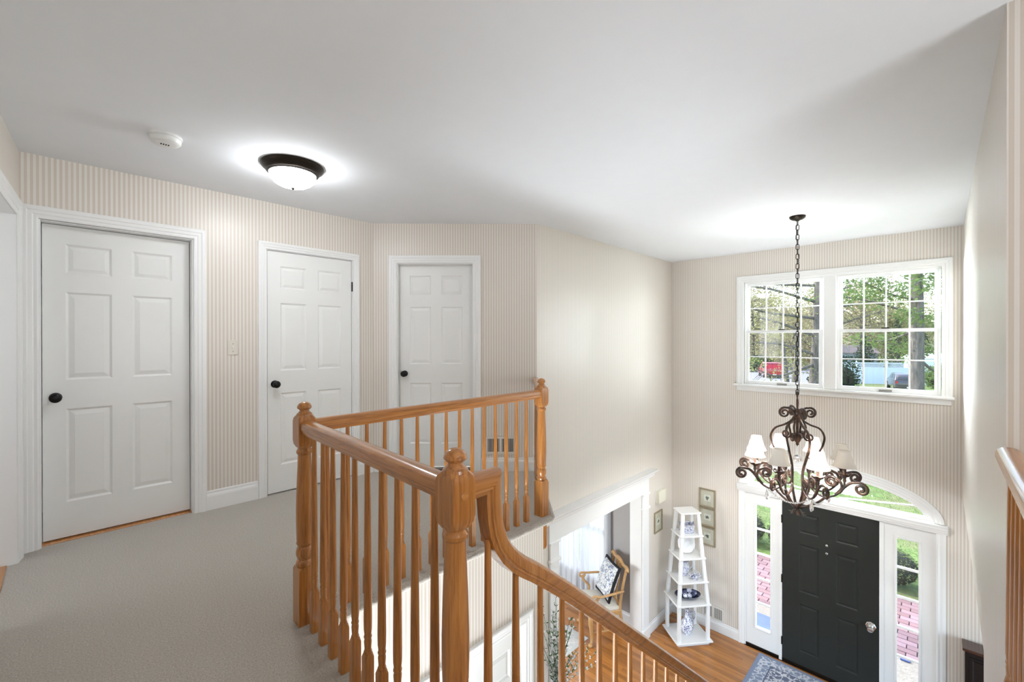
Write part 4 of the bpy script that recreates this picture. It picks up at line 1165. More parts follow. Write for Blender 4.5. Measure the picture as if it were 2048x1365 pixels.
fp.append(fp[0])
MB().tube(fp, 0.020, 7, upv=(1, 0, 0)).xform(PMX).build('fringe', M['fringe'], pc, smooth=180, world=False)

# ------------------------------------------------------------------ tapered corner shelf
SC = (5.915, 2.462); SA = R(-38.3)
st = root('corner_shelf', (SC[0], SC[1], F0), SA, label='white tapered open shelf stand in the foyer corner', cat='shelf')
LV = [(0.060, 0.252, 0.212), (0.538, 0.236, 0.196), (0.830, 0.212, 0.176), (1.135, 0.188, 0.156), (1.426, 0.163, 0.136), (1.727, 0.140, 0.116)]
MB().box(-0.215, 0.215, -0.175, 0.175, 0.0, 0.038).build('plinth', M['trim'], st, world=False)
for i, (z, a, b) in enumerate(LV):
    MB().loft([[(-a, -b, zz), (a, -b, zz), (a, b, zz), (-a, b, zz)] for zz in (z - 0.022, z)]).build('shelf' if i else 'base_board', M['trim'], st, world=False, bevel=0.004)
for sx in (-1, 1):
    for sy in (-1, 1):
        t = 0.021
        def at(z):
            for (z0, a0, b0), (z1, a1, b1) in zip(LV[:-1], LV[1:]):
                if z <= z1 + 1e-6:
                    k = (z - z0) / (z1 - z0); return (a0 + (a1 - a0) * k - 0.035, b0 + (b1 - b0) * k - 0.032)
        rings = []
        for z in (0.060, 0.520, 1.700):
            a, b = at(max(z, 0.06))
            if z < 0.1: a, b = at(0.53)
            rings.append([(sx * a + p, sy * b + q, z) for p, q in ((-t, -t * .8), (t, -t * .8), (t, t * .8), (-t, t * .8))])
        MB().loft(rings).build('leg', M['trim'], st, world=False)
def on_shelf(i, dx, dy):
    z = F0 + LV[i][0]; c, s_ = math.cos(SA), math.sin(SA)
    return (SC[0] + dx * c - dy * s_, SC[1] + dx * s_ + dy * c, z + 0.0005)
# basket-like china cachepot
o = root('china_box', on_shelf(4, 0.0, 0.01), SA, label='square blue transfer china cachepot on the highest open shelf', cat='cachepot')
MB().loft([[(sx * a, sy * a * .85, z) for sx, sy in ((-1, -1), (1, -1), (1, 1), (-1, 1))] for a, z in ((0.075, 0), (0.080, 0.012), (0.066, 0.030), (0.078, 0.10), (0.086, 0.112), (0.080, 0.114), (0.070, 0.10), (0.062, 0.03))]).build('body', M['pot_fine'], o, world=False)
for s in (-1, 1):
    MB().tube([(s * 0.078, 0, 0.08), (s * 0.098, 0, 0.10), (s * 0.095, 0, 0.13), (s * 0.074, 0, 0.115)], 0.006, 6).build('handle', M['pot_dark'], o, world=False, smooth=180)
# scalloped plate on an easel
o = root('scalloped_plate', on_shelf(3, 0.0, 0.03), SA, label='white scalloped china plate propped upright on the shelf', cat='plate')
mb = MB(); seg = 64; rings = []
for r_, y in ((0.0005, 0.0), (0.062, 0.0), (0.070, -0.006), (0.118, -0.016), (0.121, -0.015), (0.119, -0.011), (0.072, 0.001), (0.0005, 0.006)):
    rings.append([((r_ * (1 + (0.05 * abs(math.sin(4 * 2 * math.pi * j / seg)) if r_ > 0.1 else 0))) * math.cos(2 * math.pi * j / seg), y, (r_ * (1 + (0.05 * abs(math.sin(4 * 2 * math.pi * j / seg)) if r_ > 0.1 else 0))) * math.sin(2 * math.pi * j / seg)) for j in range(seg)])
mb.loft(rings).xform(Matrix.Translation((0, 0, 0.128)) @ Matrix.Rotation(R(-14), 4, 'X')).build('dish', M['china'], o, world=False, smooth=60)
MB().tube([(-0.05, -0.035, 0.012), (-0.05, 0.01, 0.004), (-0.04, 0.05, 0.004), (0, 0.03, 0.15)], 0.0035, 6).build('easel', M['bronze'], o, world=False)
MB().tube([(0.05, -0.035, 0.012), (0.05, 0.01, 0.004), (0.04, 0.05, 0.004), (0, 0.03, 0.15)], 0.0035, 6).build('easel', M['bronze'], o, world=False)
# pitcher
o = root('china_pitcher', on_shelf(2, -0.03, 0.035), SA, label='blue and white china pitcher with a white handle', cat='pitcher')
MB().lathe([(0.045, 0), (0.052, 0.005), (0.050, 0.02), (0.072, 0.06), (0.078, 0.10), (0.070, 0.145), (0.058, 0.175), (0.062, 0.195), (0.070, 0.205), (0.062, 0.203), (0.052, 0.175), (0, 0.12)], 28).build('body', M['pot_fine'], o, world=False, smooth=60)
MB().tube(bezier([(0.055, 0, 0.185), (0.115, 0, 0.195), (0.125, 0, 0.12), (0.072, 0, 0.065)], 6), 0.008, 8).build('handle', M['china'], o, world=False, smooth=180)
MB().loft([[(-0.055, -0.02, 0.185), (-0.085, 0, 0.212), (-0.055, 0.02, 0.185)], [(-0.05, -0.014, 0.165), (-0.062, 0, 0.165), (-0.05, 0.014, 0.165)]]).build('spout', M['pot_fine'], o, world=False)
o = root('china_creamer', on_shelf(2, 0.060, -0.100), SA, label='small footed china creamer in front of the pitcher', cat='creamer')
MB().lathe([(0.028, 0), (0.030, 0.006), (0.018, 0.014), (0.040, 0.030), (0.052, 0.052), (0.048, 0.066), (0.040, 0.056), (0, 0.04)], 22, sx=1.25).build('body', M['pot'], o, world=False, smooth=60)
for s in (-1, 1): MB().tube(bezier([(s * 0.055, 0, 0.050), (s * 0.085, 0, 0.068), (s * 0.075, 0, 0.035), (s * 0.05, 0, 0.034)], 5), 0.0045, 6).build('handle', M['pot'], o, world=False, smooth=180)
MB().sphere((0, 0, 0.068), 0.022, 12, 7).build('lid', M['pot'], o, world=False, smooth=180)
# oval bowl with china balls
bo = root('oval_bowl', on_shelf(1, 0.005, -0.005), SA, label='navy oval dish holding blue patterned balls', cat='bowl')
MB().lathe([(0.06, 0), (0.07, 0.004), (0.10, 0.012), (0.150, 0.034), (0.178, 0.052), (0.176, 0.056), (0.146, 0.042), (0.09, 0.020), (0, 0.014)], 36, sx=1.0, sy=0.66).build('dish', M['navy'], bo, world=False, smooth=60)
BL = [(-0.085, 0.02, 0.068, 'pot_dark', 'dark navy speckled ball at the outer end of the oval dish'), (-0.055, -0.045, 0.064, 'pot', 'white and blue ball at the near end of the oval dish'), (-0.002, -0.055, 0.063, 'pot_fine', 'pale blue scrolled ball at the front middle of the oval dish'), (0.055, -0.040, 0.064, 'navy', 'solid navy ball at the front of the oval dish'), (0.100, -0.008, 0.070, 'pot_dark', 'navy flecked ball at the far end of the oval dish'), (0.055, 0.035, 0.070, 'pot_fine', 'pale blue ball at the rear of the oval dish'), (-0.015, 0.03, 0.066, 'pot_dark', 'navy flecked ball in the middle of the oval dish'), (0.020, -0.008, 0.112, 'pot_fine', 'blue transfer ball heaped on top of the others')]
for dx, dy, dz, mt, lb in BL:
    px, py, pz = on_shelf(1, 0.005 + dx * 0.95, -0.005 + dy * 0.95)
    tag(MB().sphere((0, 0, 0), 0.0335, 18, 12).build('china_ball', M[mt], smooth=180, loc=(px, py, pz + dz - 0.012), rot=(dx * 9, dy * 17, dx * 30)), lb, 'ball', 'china balls in the oval dish')
# bottle vase on the base
o = root('bottle_vase', on_shelf(0, -0.02, -0.03), SA, label='blue and white bottle vase with narrow neck on the shelf base', cat='vase')
MB().lathe([(0.036, 0), (0.040, 0.006), (0.066, 0.045), (0.082, 0.095), (0.078, 0.14), (0.055, 0.19), (0.030, 0.235), (0.020, 0.275), (0.0185, 0.31), (0.023, 0.335), (0.031, 0.350), (0.024, 0.345), (0.014, 0.31), (0, 0.30)], 30).build('body', M['pot'], o, world=False, smooth=60)
MB().lathe([(0.037, -0.0001), (0.039, 0.006), (0.037, 0.008)], 24).build('foot_ring', M['china'], o, world=False)
o = root('china_jug', on_shelf(0, 0.075, 0.085), SA, label='small blue china jug behind the bottle vase', cat='jug')
MB().lathe([(0.036, 0), (0.040, 0.004), (0.055, 0.06), (0.056, 0.11), (0.040, 0.17), (0.036, 0.21), (0.044, 0.24), (0.038, 0.238), (0, 0.20)], 24).build('body', M['pot_fine'], o, world=False, smooth=60)
MB().tube(bezier([(0.040, 0, 0.22), (0.082, 0, 0.215), (0.086, 0, 0.14), (0.054, 0, 0.09)], 6), 0.006, 7).build('handle', M['pot_fine'], o, world=False, smooth=180)

# ------------------------------------------------------------------ tall vase of white sprays at the opening
pv = root('floor_arrangement', (3.33, 2.655, F0), label='tall vase of white flower sprays beside the white pilaster', cat='plant')
MB().lathe([(0.09, 0), (0.10, 0.01), (0.12, 0.25), (0.10, 0.50), (0.075, 0.62), (0.085, 0.68), (0.075, 0.68), (0.065, 0.62), (0, 0.60)], 26).build('vase', M['china'], pv, world=False, smooth=60)
rf = random.Random(11)
stm, lvs, flw = MB(), MB(), MB()
def quad(mb, c, d, n, l, w):
    d = Vector(d).normalized(); s_ = d.cross(Vector(n)); s_ = s_.normalized() if s_.length > 1e-5 else Vector((1, 0, 0)); c = Vector(c)
    mb.add([c, c + d * l * .5 + s_ * w, c + d * l, c + d * l * .5 - s_ * w], [(0, 1, 2, 3)])
for i in range(46):
    a = rf.uniform(0, 6.283); sp = rf.uniform(0.02, 0.20); hh = rf.uniform(0.30, 0.82)
    if i < 5: a = R(-20) + rf.uniform(-.3, .3); sp = rf.uniform(0.30, 0.42); hh = rf.uniform(0.20, 0.38)
    pts = bezier([(0, 0, 0.62), (sp * .3 * math.cos(a), sp * .3 * math.sin(a), 0.62 + hh * .45), (sp * math.cos(a), sp * math.sin(a), 0.62 + hh)], 6)
    stm.tube(pts, 0.0022, 4)
    for p in pts[2:]:
        for q in range(4):
            d = (rf.uniform(-1, 1), rf.uniform(-1, 1), rf.uniform(0.1, 1))
            if rf.random() < 0.24: quad(lvs, p, d, (rf.uniform(-1, 1), rf.uniform(-1, 1), 1), rf.uniform(.025, .05), .007)
            else: quad(flw, p, d, (rf.uniform(-1, 1), rf.uniform(-1, 1), 1), rf.uniform(.018, .034), .011)
stm.build('stems', M['leaf_p'], pv, world=False)['kind'] = 'stuff'
lvs.build('leaves', M['leaf_p'], pv, world=False)['kind'] = 'stuff'
flw.build('blossoms', M['flower'], pv, world=False)['kind'] = 'stuff'

# ------------------------------------------------------------------ dark cabinet beyond the stairs
M['mahogany'] = wood('dark mahogany', 'y', (0.025, 0.010, 0.007), (0.05, 0.018, 0.012), (0.075, 0.03, 0.02), 0.25, 0.5)
M['lacquer'] = plain('black lacquer', (0.008, 0.008, 0.009), 0.22)
kb = root('black_cabinet', (6.10, -0.75, F0), label='black cabinet with mahogany top against the front wall beyond the stairs', cat='cabinet')
KZ = -1.70
MB().box(6.10, 6.296, -1.42, -0.152, KZ - 0.028, KZ).build('top', M['mahogany'], kb, bevel=0.006, bseg=2)
MB().box(6.125, 6.290, -1.40, -0.170, F0 + 0.08, KZ - 0.028).build('body', M['lacquer'], kb)
for y in (-0.20, -0.62, -1.04):
    MB().loft([[(xx, y - e, F0 + 0.55 + e), (xx, y - 0.34 + e, F0 + 0.55 + e), (xx, y - 0.34 + e, KZ - 0.08 - e), (xx, y - e, KZ - 0.08 - e)] for xx, e in ((6.125, 0), (6.117, 0.0), (6.117, 0.02), (6.122, 0.03))]).build('door', M['lacquer'], kb)
MB().box(5.98, 6.125, -1.42, -0.150, F0 + 0.50, F0 + 0.53).build('ledge', M['lacquer'], kb, bevel=0.006)
for y in (-0.18, -1.40):
    MB().box(6.0, 6.04, y, y + 0.02, F0, F0 + 0.50).build('leg', M['lacquer'], kb)
MB().box(6.125, 6.290, -1.40, -0.170, F0, F0 + 0.08).build('plinth', M['lacquer'], kb)

# ------------------------------------------------------------------ outdoors: ground, stoop, brick walk
G0 = -2.95
def ground_mat(name, a, b, c, sc=9):
    q = NT(name)
    v = q.obj()
    n1 = q.noise(v, sc, 5, 0.7); n2 = q.noise(v, 0.35, 4, 0.6)
    col = q.mix(q.ramp(n1, [(0.38, (0, 0, 0)), (0.62, (1, 1, 1))]), a, b)
    col = q.mix(q.ramp(n2, [(0.50, (0, 0, 0)), (0.68, (1, 1, 1))]), col, c)
    q.col(col).set(Roughness=0.95); q.bump(n1, 0.6, 0.05)
    return q.m
M['lawn'] = ground_mat('spring lawn', (0.075, 0.13, 0.030), (0.17, 0.26, 0.07), (0.21, 0.19, 0.10))
M['asphalt'] = ground_mat('pale asphalt', (0.20, 0.21, 0.235), (0.25, 0.26, 0.285), (0.22, 0.23, 0.25), 20)
M['stone'] = ground_mat('beige stoop stone', (0.25, 0.22, 0.185), (0.30, 0.265, 0.225), (0.28, 0.245, 0.21), 14)
M['mortar'] = plain('dark brick joint', (0.10, 0.08, 0.08), 0.9)
struct(MB().box(XW + 0.14, 150, -70, 90, G0 - 0.3, G0).build('lawn', M['lawn']))
struct(MB().add([(46, 9.5, G0 + .02), (52, 8.2, G0 + .02), (90, 17, G0 + .02), (90, 40, G0 + .02), (50, 24, G0 + .02)], [(0, 1, 2, 3, 4)]).build('road', M['asphalt']))
so_ = root('path_stoop', (7.1, 0.9, G0), kind='structure')
MB().box(XW + 0.14, 7.42, -0.7, 2.9, G0, -2.865).build('stone_slab', M['stone'], so_, bevel=0.012)
MB().box(7.425, 7.80, -0.7, 2.9, G0, -2.905).build('stone_slab', M['stone'], so_, bevel=0.012)
dm = MB().box(6.60, 7.37, 1.45, 2.35, -2.865, -2.845).build('doormat', painted('slate blue mat', (0.10, 0.14, 0.24), 0.9, 0.2), bevel=0.005)
tag(dm, 'slate blue doormat on the stone stoop outside the side light', 'doormat')
bk = MB().box(7.66, 7.76, 0.28, 0.38, -2.905, -2.885).build('blue_paver', painted('blue glazed block', (0.05, 0.09, 0.28), 0.5, 0.1), bevel=0.004)
tag(bk, 'small blue square block on the stone edge of the brick walk', 'paver')
q = NT('pink walk brick'); oi = q.n('ObjectInfo')
q.col(q.mix(q.noise(q.obj(), 40, 4), q.mix(oi.outputs['Random'], (0.17, 0.095, 0.10), (0.24, 0.155, 0.175)), q.mix(oi.outputs['Random'], (0.20, 0.125, 0.14), (0.28, 0.19, 0.215)))).set(Roughness=0.9); M['brick'] = q.m
bw = struct(MB().box(7.805, 9.66, -0.5, 3.3, G0 - 0.02, G0 + 0.006).build('path_brick', M['mortar']))
bm = MB().loft([[(-0.0525 + e, -0.106 + e, z), (0.0525 - e, -0.106 + e, z), (0.0525 - e, 0.106 - e, z), (-0.0525 + e, 0.106 - e, z)] for z, e in ((0, 0), (0.016, 0), (0.020, 0.005))]).mesh('brick', M['brick'])
nbk = 0
for i in range(16):
    xx = 7.87 + 0.114 * i
    for j in range(-1, 15):
        y = 0.0 + 0.222 * j + (0.111 if i % 2 else 0)
        if -0.15 < y < 1.0 or 1.7 < y < 3.1:
            put('brick', bm, bw, loc=(xx + random.uniform(-.002, .002), y, G0 + 0.004 + random.uniform(0, .004)), rot=(0, 0, random.uniform(-.012, .012))); nbk += 1
rl = random.Random(21)
def leaf_cloud(mb, c, rad, n, l, w, shell=0.0, flatz=1.0, rg_=None):
    rg_ = rg_ or rl
    for _ in range(n):
        while True:
            p = Vector((rg_.uniform(-1, 1), rg_.uniform(-1, 1), rg_.uniform(-1, 1)))
            if shell < p.length <= 1: break
        pos = Vector(c) + Vector((p.x * rad[0], p.y * rad[1], p.z * rad[2]))
        d = Vector((rg_.uniform(-1, 1), rg_.uniform(-1, 1), rg_.uniform(-1, .6) * flatz)); nn_ = Vector((rg_.uniform(-1, 1), rg_.uniform(-1, 1), rg_.uniform(-1, 1)))
        quad(mb, pos, d, nn_, l * rg_.uniform(.6, 1.3), w * rg_.uniform(.6, 1.2))
for k, (y, xx, h) in enumerate(((-0.15, 10.10, 0.62), (0.62, 10.05, 0.60), (1.40, 10.1, 0.58), (2.18, 10.12, 0.60), (2.95, 10.08, 0.58))):
    s = root('boxwood_shrub', (xx, y, G0), label=['low boxwood shrub at the far right end of the brick walk', 'low boxwood shrub seen through the right side light', 'low boxwood shrub straight ahead of the front door', 'low boxwood shrub seen through the left side light', 'low boxwood shrub at the left end of the brick walk'][k], cat='shrub', group='boxwood hedge')
    mb = MB(); leaf_cloud(mb, (0, 0, h * 0.55), (0.40, 0.385, h * 0.50), 2400, 0.035, 0.012, 0.72)
    mb.build('foliage', M['leaf_b'], s, world=False)
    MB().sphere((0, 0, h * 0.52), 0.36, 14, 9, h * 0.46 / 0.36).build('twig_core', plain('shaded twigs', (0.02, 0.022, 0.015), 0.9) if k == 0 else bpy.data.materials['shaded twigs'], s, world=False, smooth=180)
mb = MB()
for _ in range(16000):
    xx = rl.uniform(10.8, 19); y = rl.uniform(-0.6, 5.5)
    d = (rl.uniform(-.6, .6), rl.uniform(-.6, .6), 1)
    quad(mb, (xx, y, G0), d, (rl.uniform(-1, 1), rl.uniform(-1, 1), 0), rl.uniform(.03, .075), .0045)
tag(mb.build('grass', M['leaf_g']), 'short green grass blades on the front lawn', 'grass', kind='stuff')

# ------------------------------------------------------------------ trees
M['bark'] = ground_mat('grey brown bark', (0.10, 0.085, 0.075), (0.22, 0.19, 0.175), (0.17, 0.145, 0.13), 5)
qb = M['bark'].node_tree
for n_ in qb.nodes:
    if n_.type == 'MAPPING': n_.inputs['Scale'].default_value = (3.2, 3.2, 0.5)
ax_ = Vector((math.cos(YAW), math.sin(YAW), 0)); rx_ = Vector((math.sin(YAW), -math.cos(YAW), 0))
def field(across, away, z=G0):
    p = ax_ * away + rx_ * across
    return Vector((p.x, p.y, z))
def trunk(parent, r0, h, lean=(0, 0), flare=1.6, wob=0.15, rng=rl):
    pts = []; rr = []
    n = 16
    for i in range(n + 1):
        t = i / n
        pts.append((lean[0] * t + wob * r0 * math.sin(7 * t), lean[1] * t + wob * r0 * math.cos(5 * t), h * t))
        rr.append(r0 * ((1 - 0.35 * t) + (flare - 1) * math.exp(-t * h / 0.8)))
    return MB().tube(pts, rr, 16).build('trunk', M['bark'], parent, world=False, smooth=180)
def branch(mb, a, b, r, sag=0.1, rng=rl, n=6):
    a, b = Vector(a), Vector(b); m = a.lerp(b, .5) + Vector((rng.uniform(-sag, sag), rng.uniform(-sag, sag), rng.uniform(-sag, sag)))
    pts = bezier([a, m, b], n)
    mb.tube(pts, [r * (1 - .75 * i / (len(pts) - 1)) for i in range(len(pts))], 6)
    return pts
# big trunk in the right half of the window
t1 = root('oak_tree', field(13.87, 15), label='stout rough barked tree standing in front of the white fence', cat='tree')
trunk(t1, 0.225, 9.0, (0.1, 0.1))
mb, lf, bb = MB(), MB(), []
for k in range(9):
    z = 3.6 + 0.5 * k; a = R(40 * k + 30)
    side = rx_ * math.cos(a) + ax_ * math.sin(a) * .6
    e = side * rl.uniform(2.0, 3.6) + Vector((0, 0, z + rl.uniform(-0.5, 0.9)))
    pts = branch(mb, (0, 0, z), e, 0.055, 0.35)
    for p in pts[4:]:
        leaf_cloud(lf, p, (0.55, 0.55, 0.32), 26, 0.13, 0.042)
for (ac_, up_) in ((0.75, 6.0), (0.5, 5.0), (0.85, 5.4), (-2.7, 6.3), (-2.2, 6.45), (-1.7, 6.2), (-1.2, 5.1), (-0.7, 4.9), (0.6, 6.6), (-0.4, 6.5), (-2.9, 5.7), (0.9, 4.5)):
    leaf_cloud(lf, rx_ * ac_ + ax_ * rl.uniform(-1.2, .2) + Vector((0, 0, up_)), (0.42, 0.42, 0.22), 95, 0.12, 0.04)
mb.build('branches', M['bark'], t1, world=False, smooth=180)['kind'] = 'stuff'
lf.build('leaves', M['leaf_g'], t1, world=False)['kind'] = 'stuff'
# tall trunk at the centre mullion, with long bare limbs to the left
t2 = root('maple_tree', field(16.6, 24), label='tall pale barked tree beside the centre mullion of the window', cat='tree')
trunk(t2, 0.33, 11.0, (0.15, -0.2), 1.9)
mb, lf = MB(), MB()
for z, ln, dz in ((3.4, 4.5, 0.7), (4.4, 5.0, 1.2), (5.4, 4.4, 0.6), (6.3, 5.0, 0.9), (7.2, 4.5, 0.2), (2.9, 3.6, -0.3), (5.8, -3.5, 0.8), (6.9, -3.0, .5), (4.8, -2.5, .9)):
    pts = branch(mb, (0, 0, z), -rx_ * ln + ax_ * rl.uniform(-1.5, 1.5) + Vector((0, 0, z + dz)), 0.085, 0.5)
    for p in pts[3:]:
        for _ in range(2):
            q2 = p + Vector((rl.uniform(-1, 1), rl.uniform(-1, 1), rl.uniform(-.9, .9)))
            branch(mb, p, q2, 0.016, 0.15, n=3)
            leaf_cloud(lf, q2, (0.5, 0.5, 0.35), 20, 0.12, 0.04)
mb.build('branches', M['bark'], t2, world=False, smooth=180)['kind'] = 'stuff'
lf.build('leaves', M['leaf_y'], t2, world=False)['kind'] = 'stuff'
for k, (ac_, aw, r_, lb) in enumerate(((20.2, 32, 0.16, 'slim leaning trunk just behind the red vehicle'), (20.75, 32.3, 0.20, 'slim upright trunk beside the leaning one near the red vehicle'))):
    s = root('young_tree', field(ac_, aw), label=lb, cat='tree', group='slim trunks near the drive')
    trunk(s, r_, 5.5, tuple((rx_ * (-0.7 if k == 0 else 0.3))[:2]))
    mb = MB()
    leaf_cloud(mb, (0, 0, 5.6), (1.6, 1.6, 1.6), 420, 0.16, 0.05)
    mb.build('leaves', M['leaf_t'], s, world=False)['kind'] = 'stuff'
# woods behind
BG = [(38.5, 70, 7.0, 'leaf_t'), (43.5, 76, 7.5, 'leaf_y'), (46.5, 68, 6.4, 'leaf_t'), (51.0, 74, 7.4, 'leaf_y'), (52.6, 66, 6.0, 'leaf_t'), (57.5, 72, 6.9, 'leaf_t'), (60.5, 70, 5.4, 'leaf_y'), (66.5, 74, 5.0, 'leaf_t'), (72.0, 72, 7.0, 'leaf_g'), (48.8, 84, 8.4, 'leaf_t'), (60.0, 86, 6.6, 'leaf_t'), (34.5, 74, 7.0, 'leaf_y'), (40.6, 63, 4.6, 'leaf_t')]
BGL = ['tan budding tree above the hedge by the road', 'yellow green tree behind the red vehicle', 'tan tree over the slim trunks', 'yellow green tree behind the pale barked trunk', 'tan tree beside the centre mullion', 'tan tree over the white fence', 'yellow green tree left of the sky gap', 'low tan tree under the sky gap', 'fresh green tree behind the stout trunk', 'tallest tan tree at the back of the woods', 'distant tan tree behind the evergreens', 'yellow green tree at the outer edge of the woods', 'low tan tree close behind the red vehicle']
for (ac_, aw, h, mt), lb in zip(BG, BGL):
    s = root('woodland_tree', field(ac_, aw), label=lb, cat='tree', group='woods beyond the fence')
    MB().tube([(0, 0, 0), (0.2, 0.1, h * .6), (0.1, 0.2, h * 1.5)], [0.28, 0.22, 0.08], 8).build('trunk', M['bark'], s, world=False, smooth=180)
    mb = MB()
    for _ in range(16):
        c = (rl.uniform(-3.2, 3.2), rl.uniform(-3.2, 3.2), h + rl.uniform(-h * .85, h * .95))
        leaf_cloud(mb, c, (2.4, 2.4, 1.9), 240, 0.34, 0.11)
    mb.build('crown', M[mt], s, world=False)['kind'] = 'stuff'
    mb = MB()
    for _ in range(26):
        z = rl.uniform(h * .4, h * 1.5); a = rl.uniform(0, 6.28)
        branch(mb, (0, 0, z), (3.4 * math.cos(a), 3.4 * math.sin(a), z + rl.uniform(.3, 2.0)), 0.07, 0.6, n=3)
    mb.build('branches', M['bark'], s, world=False)['kind'] = 'stuff'
# wooded rise closing the view
hv, hf = [], []
nu, nv = 60, 7
for i in range(nu + 1):
    ac_ = 40 + 90 * i / nu
    for j in range(nv + 1):
        t = j / nv
        p = field(ac_, 108 + 22 * t, G0 + (9.5 + 2.2 * math.sin(i * .55) + 1.4 * math.sin(i * 1.7 + 2)) * math.sin(t * math.pi / 2) + random.uniform(-.5, .5) * (t > 0))
        hv.append(p)
for i in range(nu):
    for j in range(nv): hf.append((i * (nv + 1) + j, (i + 1) * (nv + 1) + j, (i + 1) * (nv + 1) + j + 1, i * (nv + 1) + j + 1))
struct(MB().add(hv, hf).build('hill', ground_mat('distant budding woods', (0.13, 0.115, 0.07), (0.25, 0.23, 0.13), (0.19, 0.16, 0.11), 1.3), smooth=180))
# evergreens behind the fence
for ac_, aw, h, w_, lb in ((46.6, 53, 6.6, 2.2, 'dark evergreen behind the fence, the tallest'), (49.0, 52.5, 5.6, 1.9, 'dark evergreen beside the stout trunk'), (43.4, 54, 4.4, 2.0, 'dark evergreen at the lattice end of the fence'), (53.2, 53, 6.0, 2.2, 'dark evergreen at the outer edge behind the shed')):
    s = root('evergreen', field(ac_, aw), label=lb, cat='tree', group='evergreens behind the fence')
    mb = MB()
    for i in range(14):
        z = 0.6 + (h - 0.6) * i / 13; rr_ = w_ * (1 - 0.85 * i / 13)
        leaf_cloud(mb, (0, 0, z), (rr_, rr_, 0.45), int(60 + 170 * rr_ / w_), 0.26, 0.05)
    mb.build('needles', M['leaf_d'], s, world=False)['kind'] = 'stuff'
    MB().tube([(0, 0, 0), (0, 0, h)], [0.18, 0.03], 7).build('trunk', M['bark'], s, world=False)
for ac_, aw, rr_, h, mt, lb in ((31.8, 58, 1.5, 1.0, 'leaf_g', 'rounded green bush beside the road'), (29.6, 60, 1.8, 1.3, 'leaf_d', 'dark bush at the outer end of the road'), (34.0, 60, 1.6, 1.2, 'leaf_d', 'dark bush behind the red vehicle'), (20.7, 29, 1.0, 1.5, 'leaf_d', 'dark shrub at the foot of the pale barked tree'), (22.7, 30, 0.95, 1.7, 'leaf_d', 'dark shrub at the near end of the white fence'), (36.6, 38, .8, 1.0, 'leaf_g', 'light green shrub beside the dark parked car')):
    s = root('garden_bush', field(ac_, aw), label=lb, cat='bush', group='bushes across the lawn')
    mb = MB(); leaf_cloud(mb, (0, 0, h * .95), (rr_, rr_, h), 1300, 0.16, 0.06, 0.45)
    mb.build('foliage', M[mt], s, world=False)['kind'] = 'stuff'
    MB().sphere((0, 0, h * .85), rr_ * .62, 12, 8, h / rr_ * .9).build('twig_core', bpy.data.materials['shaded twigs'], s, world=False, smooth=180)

# ------------------------------------------------------------------ white fence and shed
M['vinyl'] = painted('white vinyl fence', (0.74, 0.77, 0.84), 0.5, 0.02)
P0, P1 = field(30.6, 42.6), field(42.5, 39.6)
fdv = (P1 - P0); FL = fdv.length; fa = math.atan2(fdv.y, fdv.x)
fe = root('lattice_fence', P0, fa, label='white board fence with lattice top across the lawn', cat='fence')
npan = 5; pw = FL / npan
for i in range(npan + 1):
    MB().box(pw * i - 0.06, pw * i + 0.06, -0.06, 0.06, 0, 2.12).build('post', M['vinyl'], fe, world=False)
    MB().loft([[(pw * i - e, -e, z), (pw * i + e, -e, z), (pw * i + e, e, z), (pw * i - e, e, z)] for z, e in ((2.12, 0.08), (2.15, 0.08), (2.22, 0.005))]).build('post_cap', M['vinyl'], fe, world=False)
bdm = MB().box(-0.0735, 0.0735, -0.018, 0.018, 0.06, 1.52).mesh('board', M['vinyl'])
for i in range(npan):
    x0_ = pw * i + 0.06; x1_ = pw * (i + 1) - 0.06
    for z0_, z1_ in ((0.04, 0.14), (1.50, 1.60), (1.98, 2.06)): MB().box(x0_, x1_, -0.03, 0.03, z0_, z1_).build('rail', M['vinyl'], fe, world=False)
    n = 15
    for j in range(n): put('board', bdm, fe, world=False, loc=(x0_ + (x1_ - x0_) * (j + .5) / n, 0, 0), scale=((x1_ - x0_) / n / 0.150, 1, 1))
    mb = MB(); m_ = 18
    for j in range(-2, m_):
        for sg in (1, -1):
            a0 = x0_ + (x1_ - x0_) * j / m_; a1 = a0 + 0.38
            if sg < 0: a0, a1 = a1, a0
            if min(a0, a1) >= x0_ and max(a0, a1) <= x1_: mb.tube([(a0, sg * .008, 1.60), (a1, sg * .008, 1.98)], 0.016, 4)
    mb.build('lattice', M['vinyl'], fe, world=False)['kind'] = 'stuff'
sd_ = root('garden_shed', field(44.6, 47), fa, label='small white shed behind the fence beside the stout trunk', cat='shed')
MB().box(-1.6, 1.6, -1.2, 1.2, 0, 2.2).build('wall', M['vinyl'], sd_, world=False)
MB().loft([[(x_, -1.4, 2.2), (x_, 1.4, 2.2), (x_, 1.4, 2.26), (x_, 0, 2.75), (x_, -1.4, 2.26)] for x_ in (-1.75, 1.75)]).build('roof', plain('grey shed roof', (0.55, 0.57, 0.62), 0.8), sd_, world=False)
MB().box(-0.4, 0.4, -1.23, -1.19, 0.05, 1.9).build('door', M['vinyl'], sd_, world=False)
nh = root('neighbour_house', field(45.2, 59), fa, label='pale siding house glimpsed through the trees behind the fence', cat='house')
MB().box(-2.4, 2.4, -2, 2, 0, 2.5).build('wall', painted('grey siding', (0.42, 0.42, 0.45), 0.8, .05), nh, world=False)
MB().loft([[(x_, -2.3, 2.5), (x_, 2.3, 2.5), (x_, 0, 3.5)] for x_ in (-2.6, 2.6)]).build('roof', plain('brown shingle roof', (0.16, 0.13, 0.12), 0.9), nh, world=False)
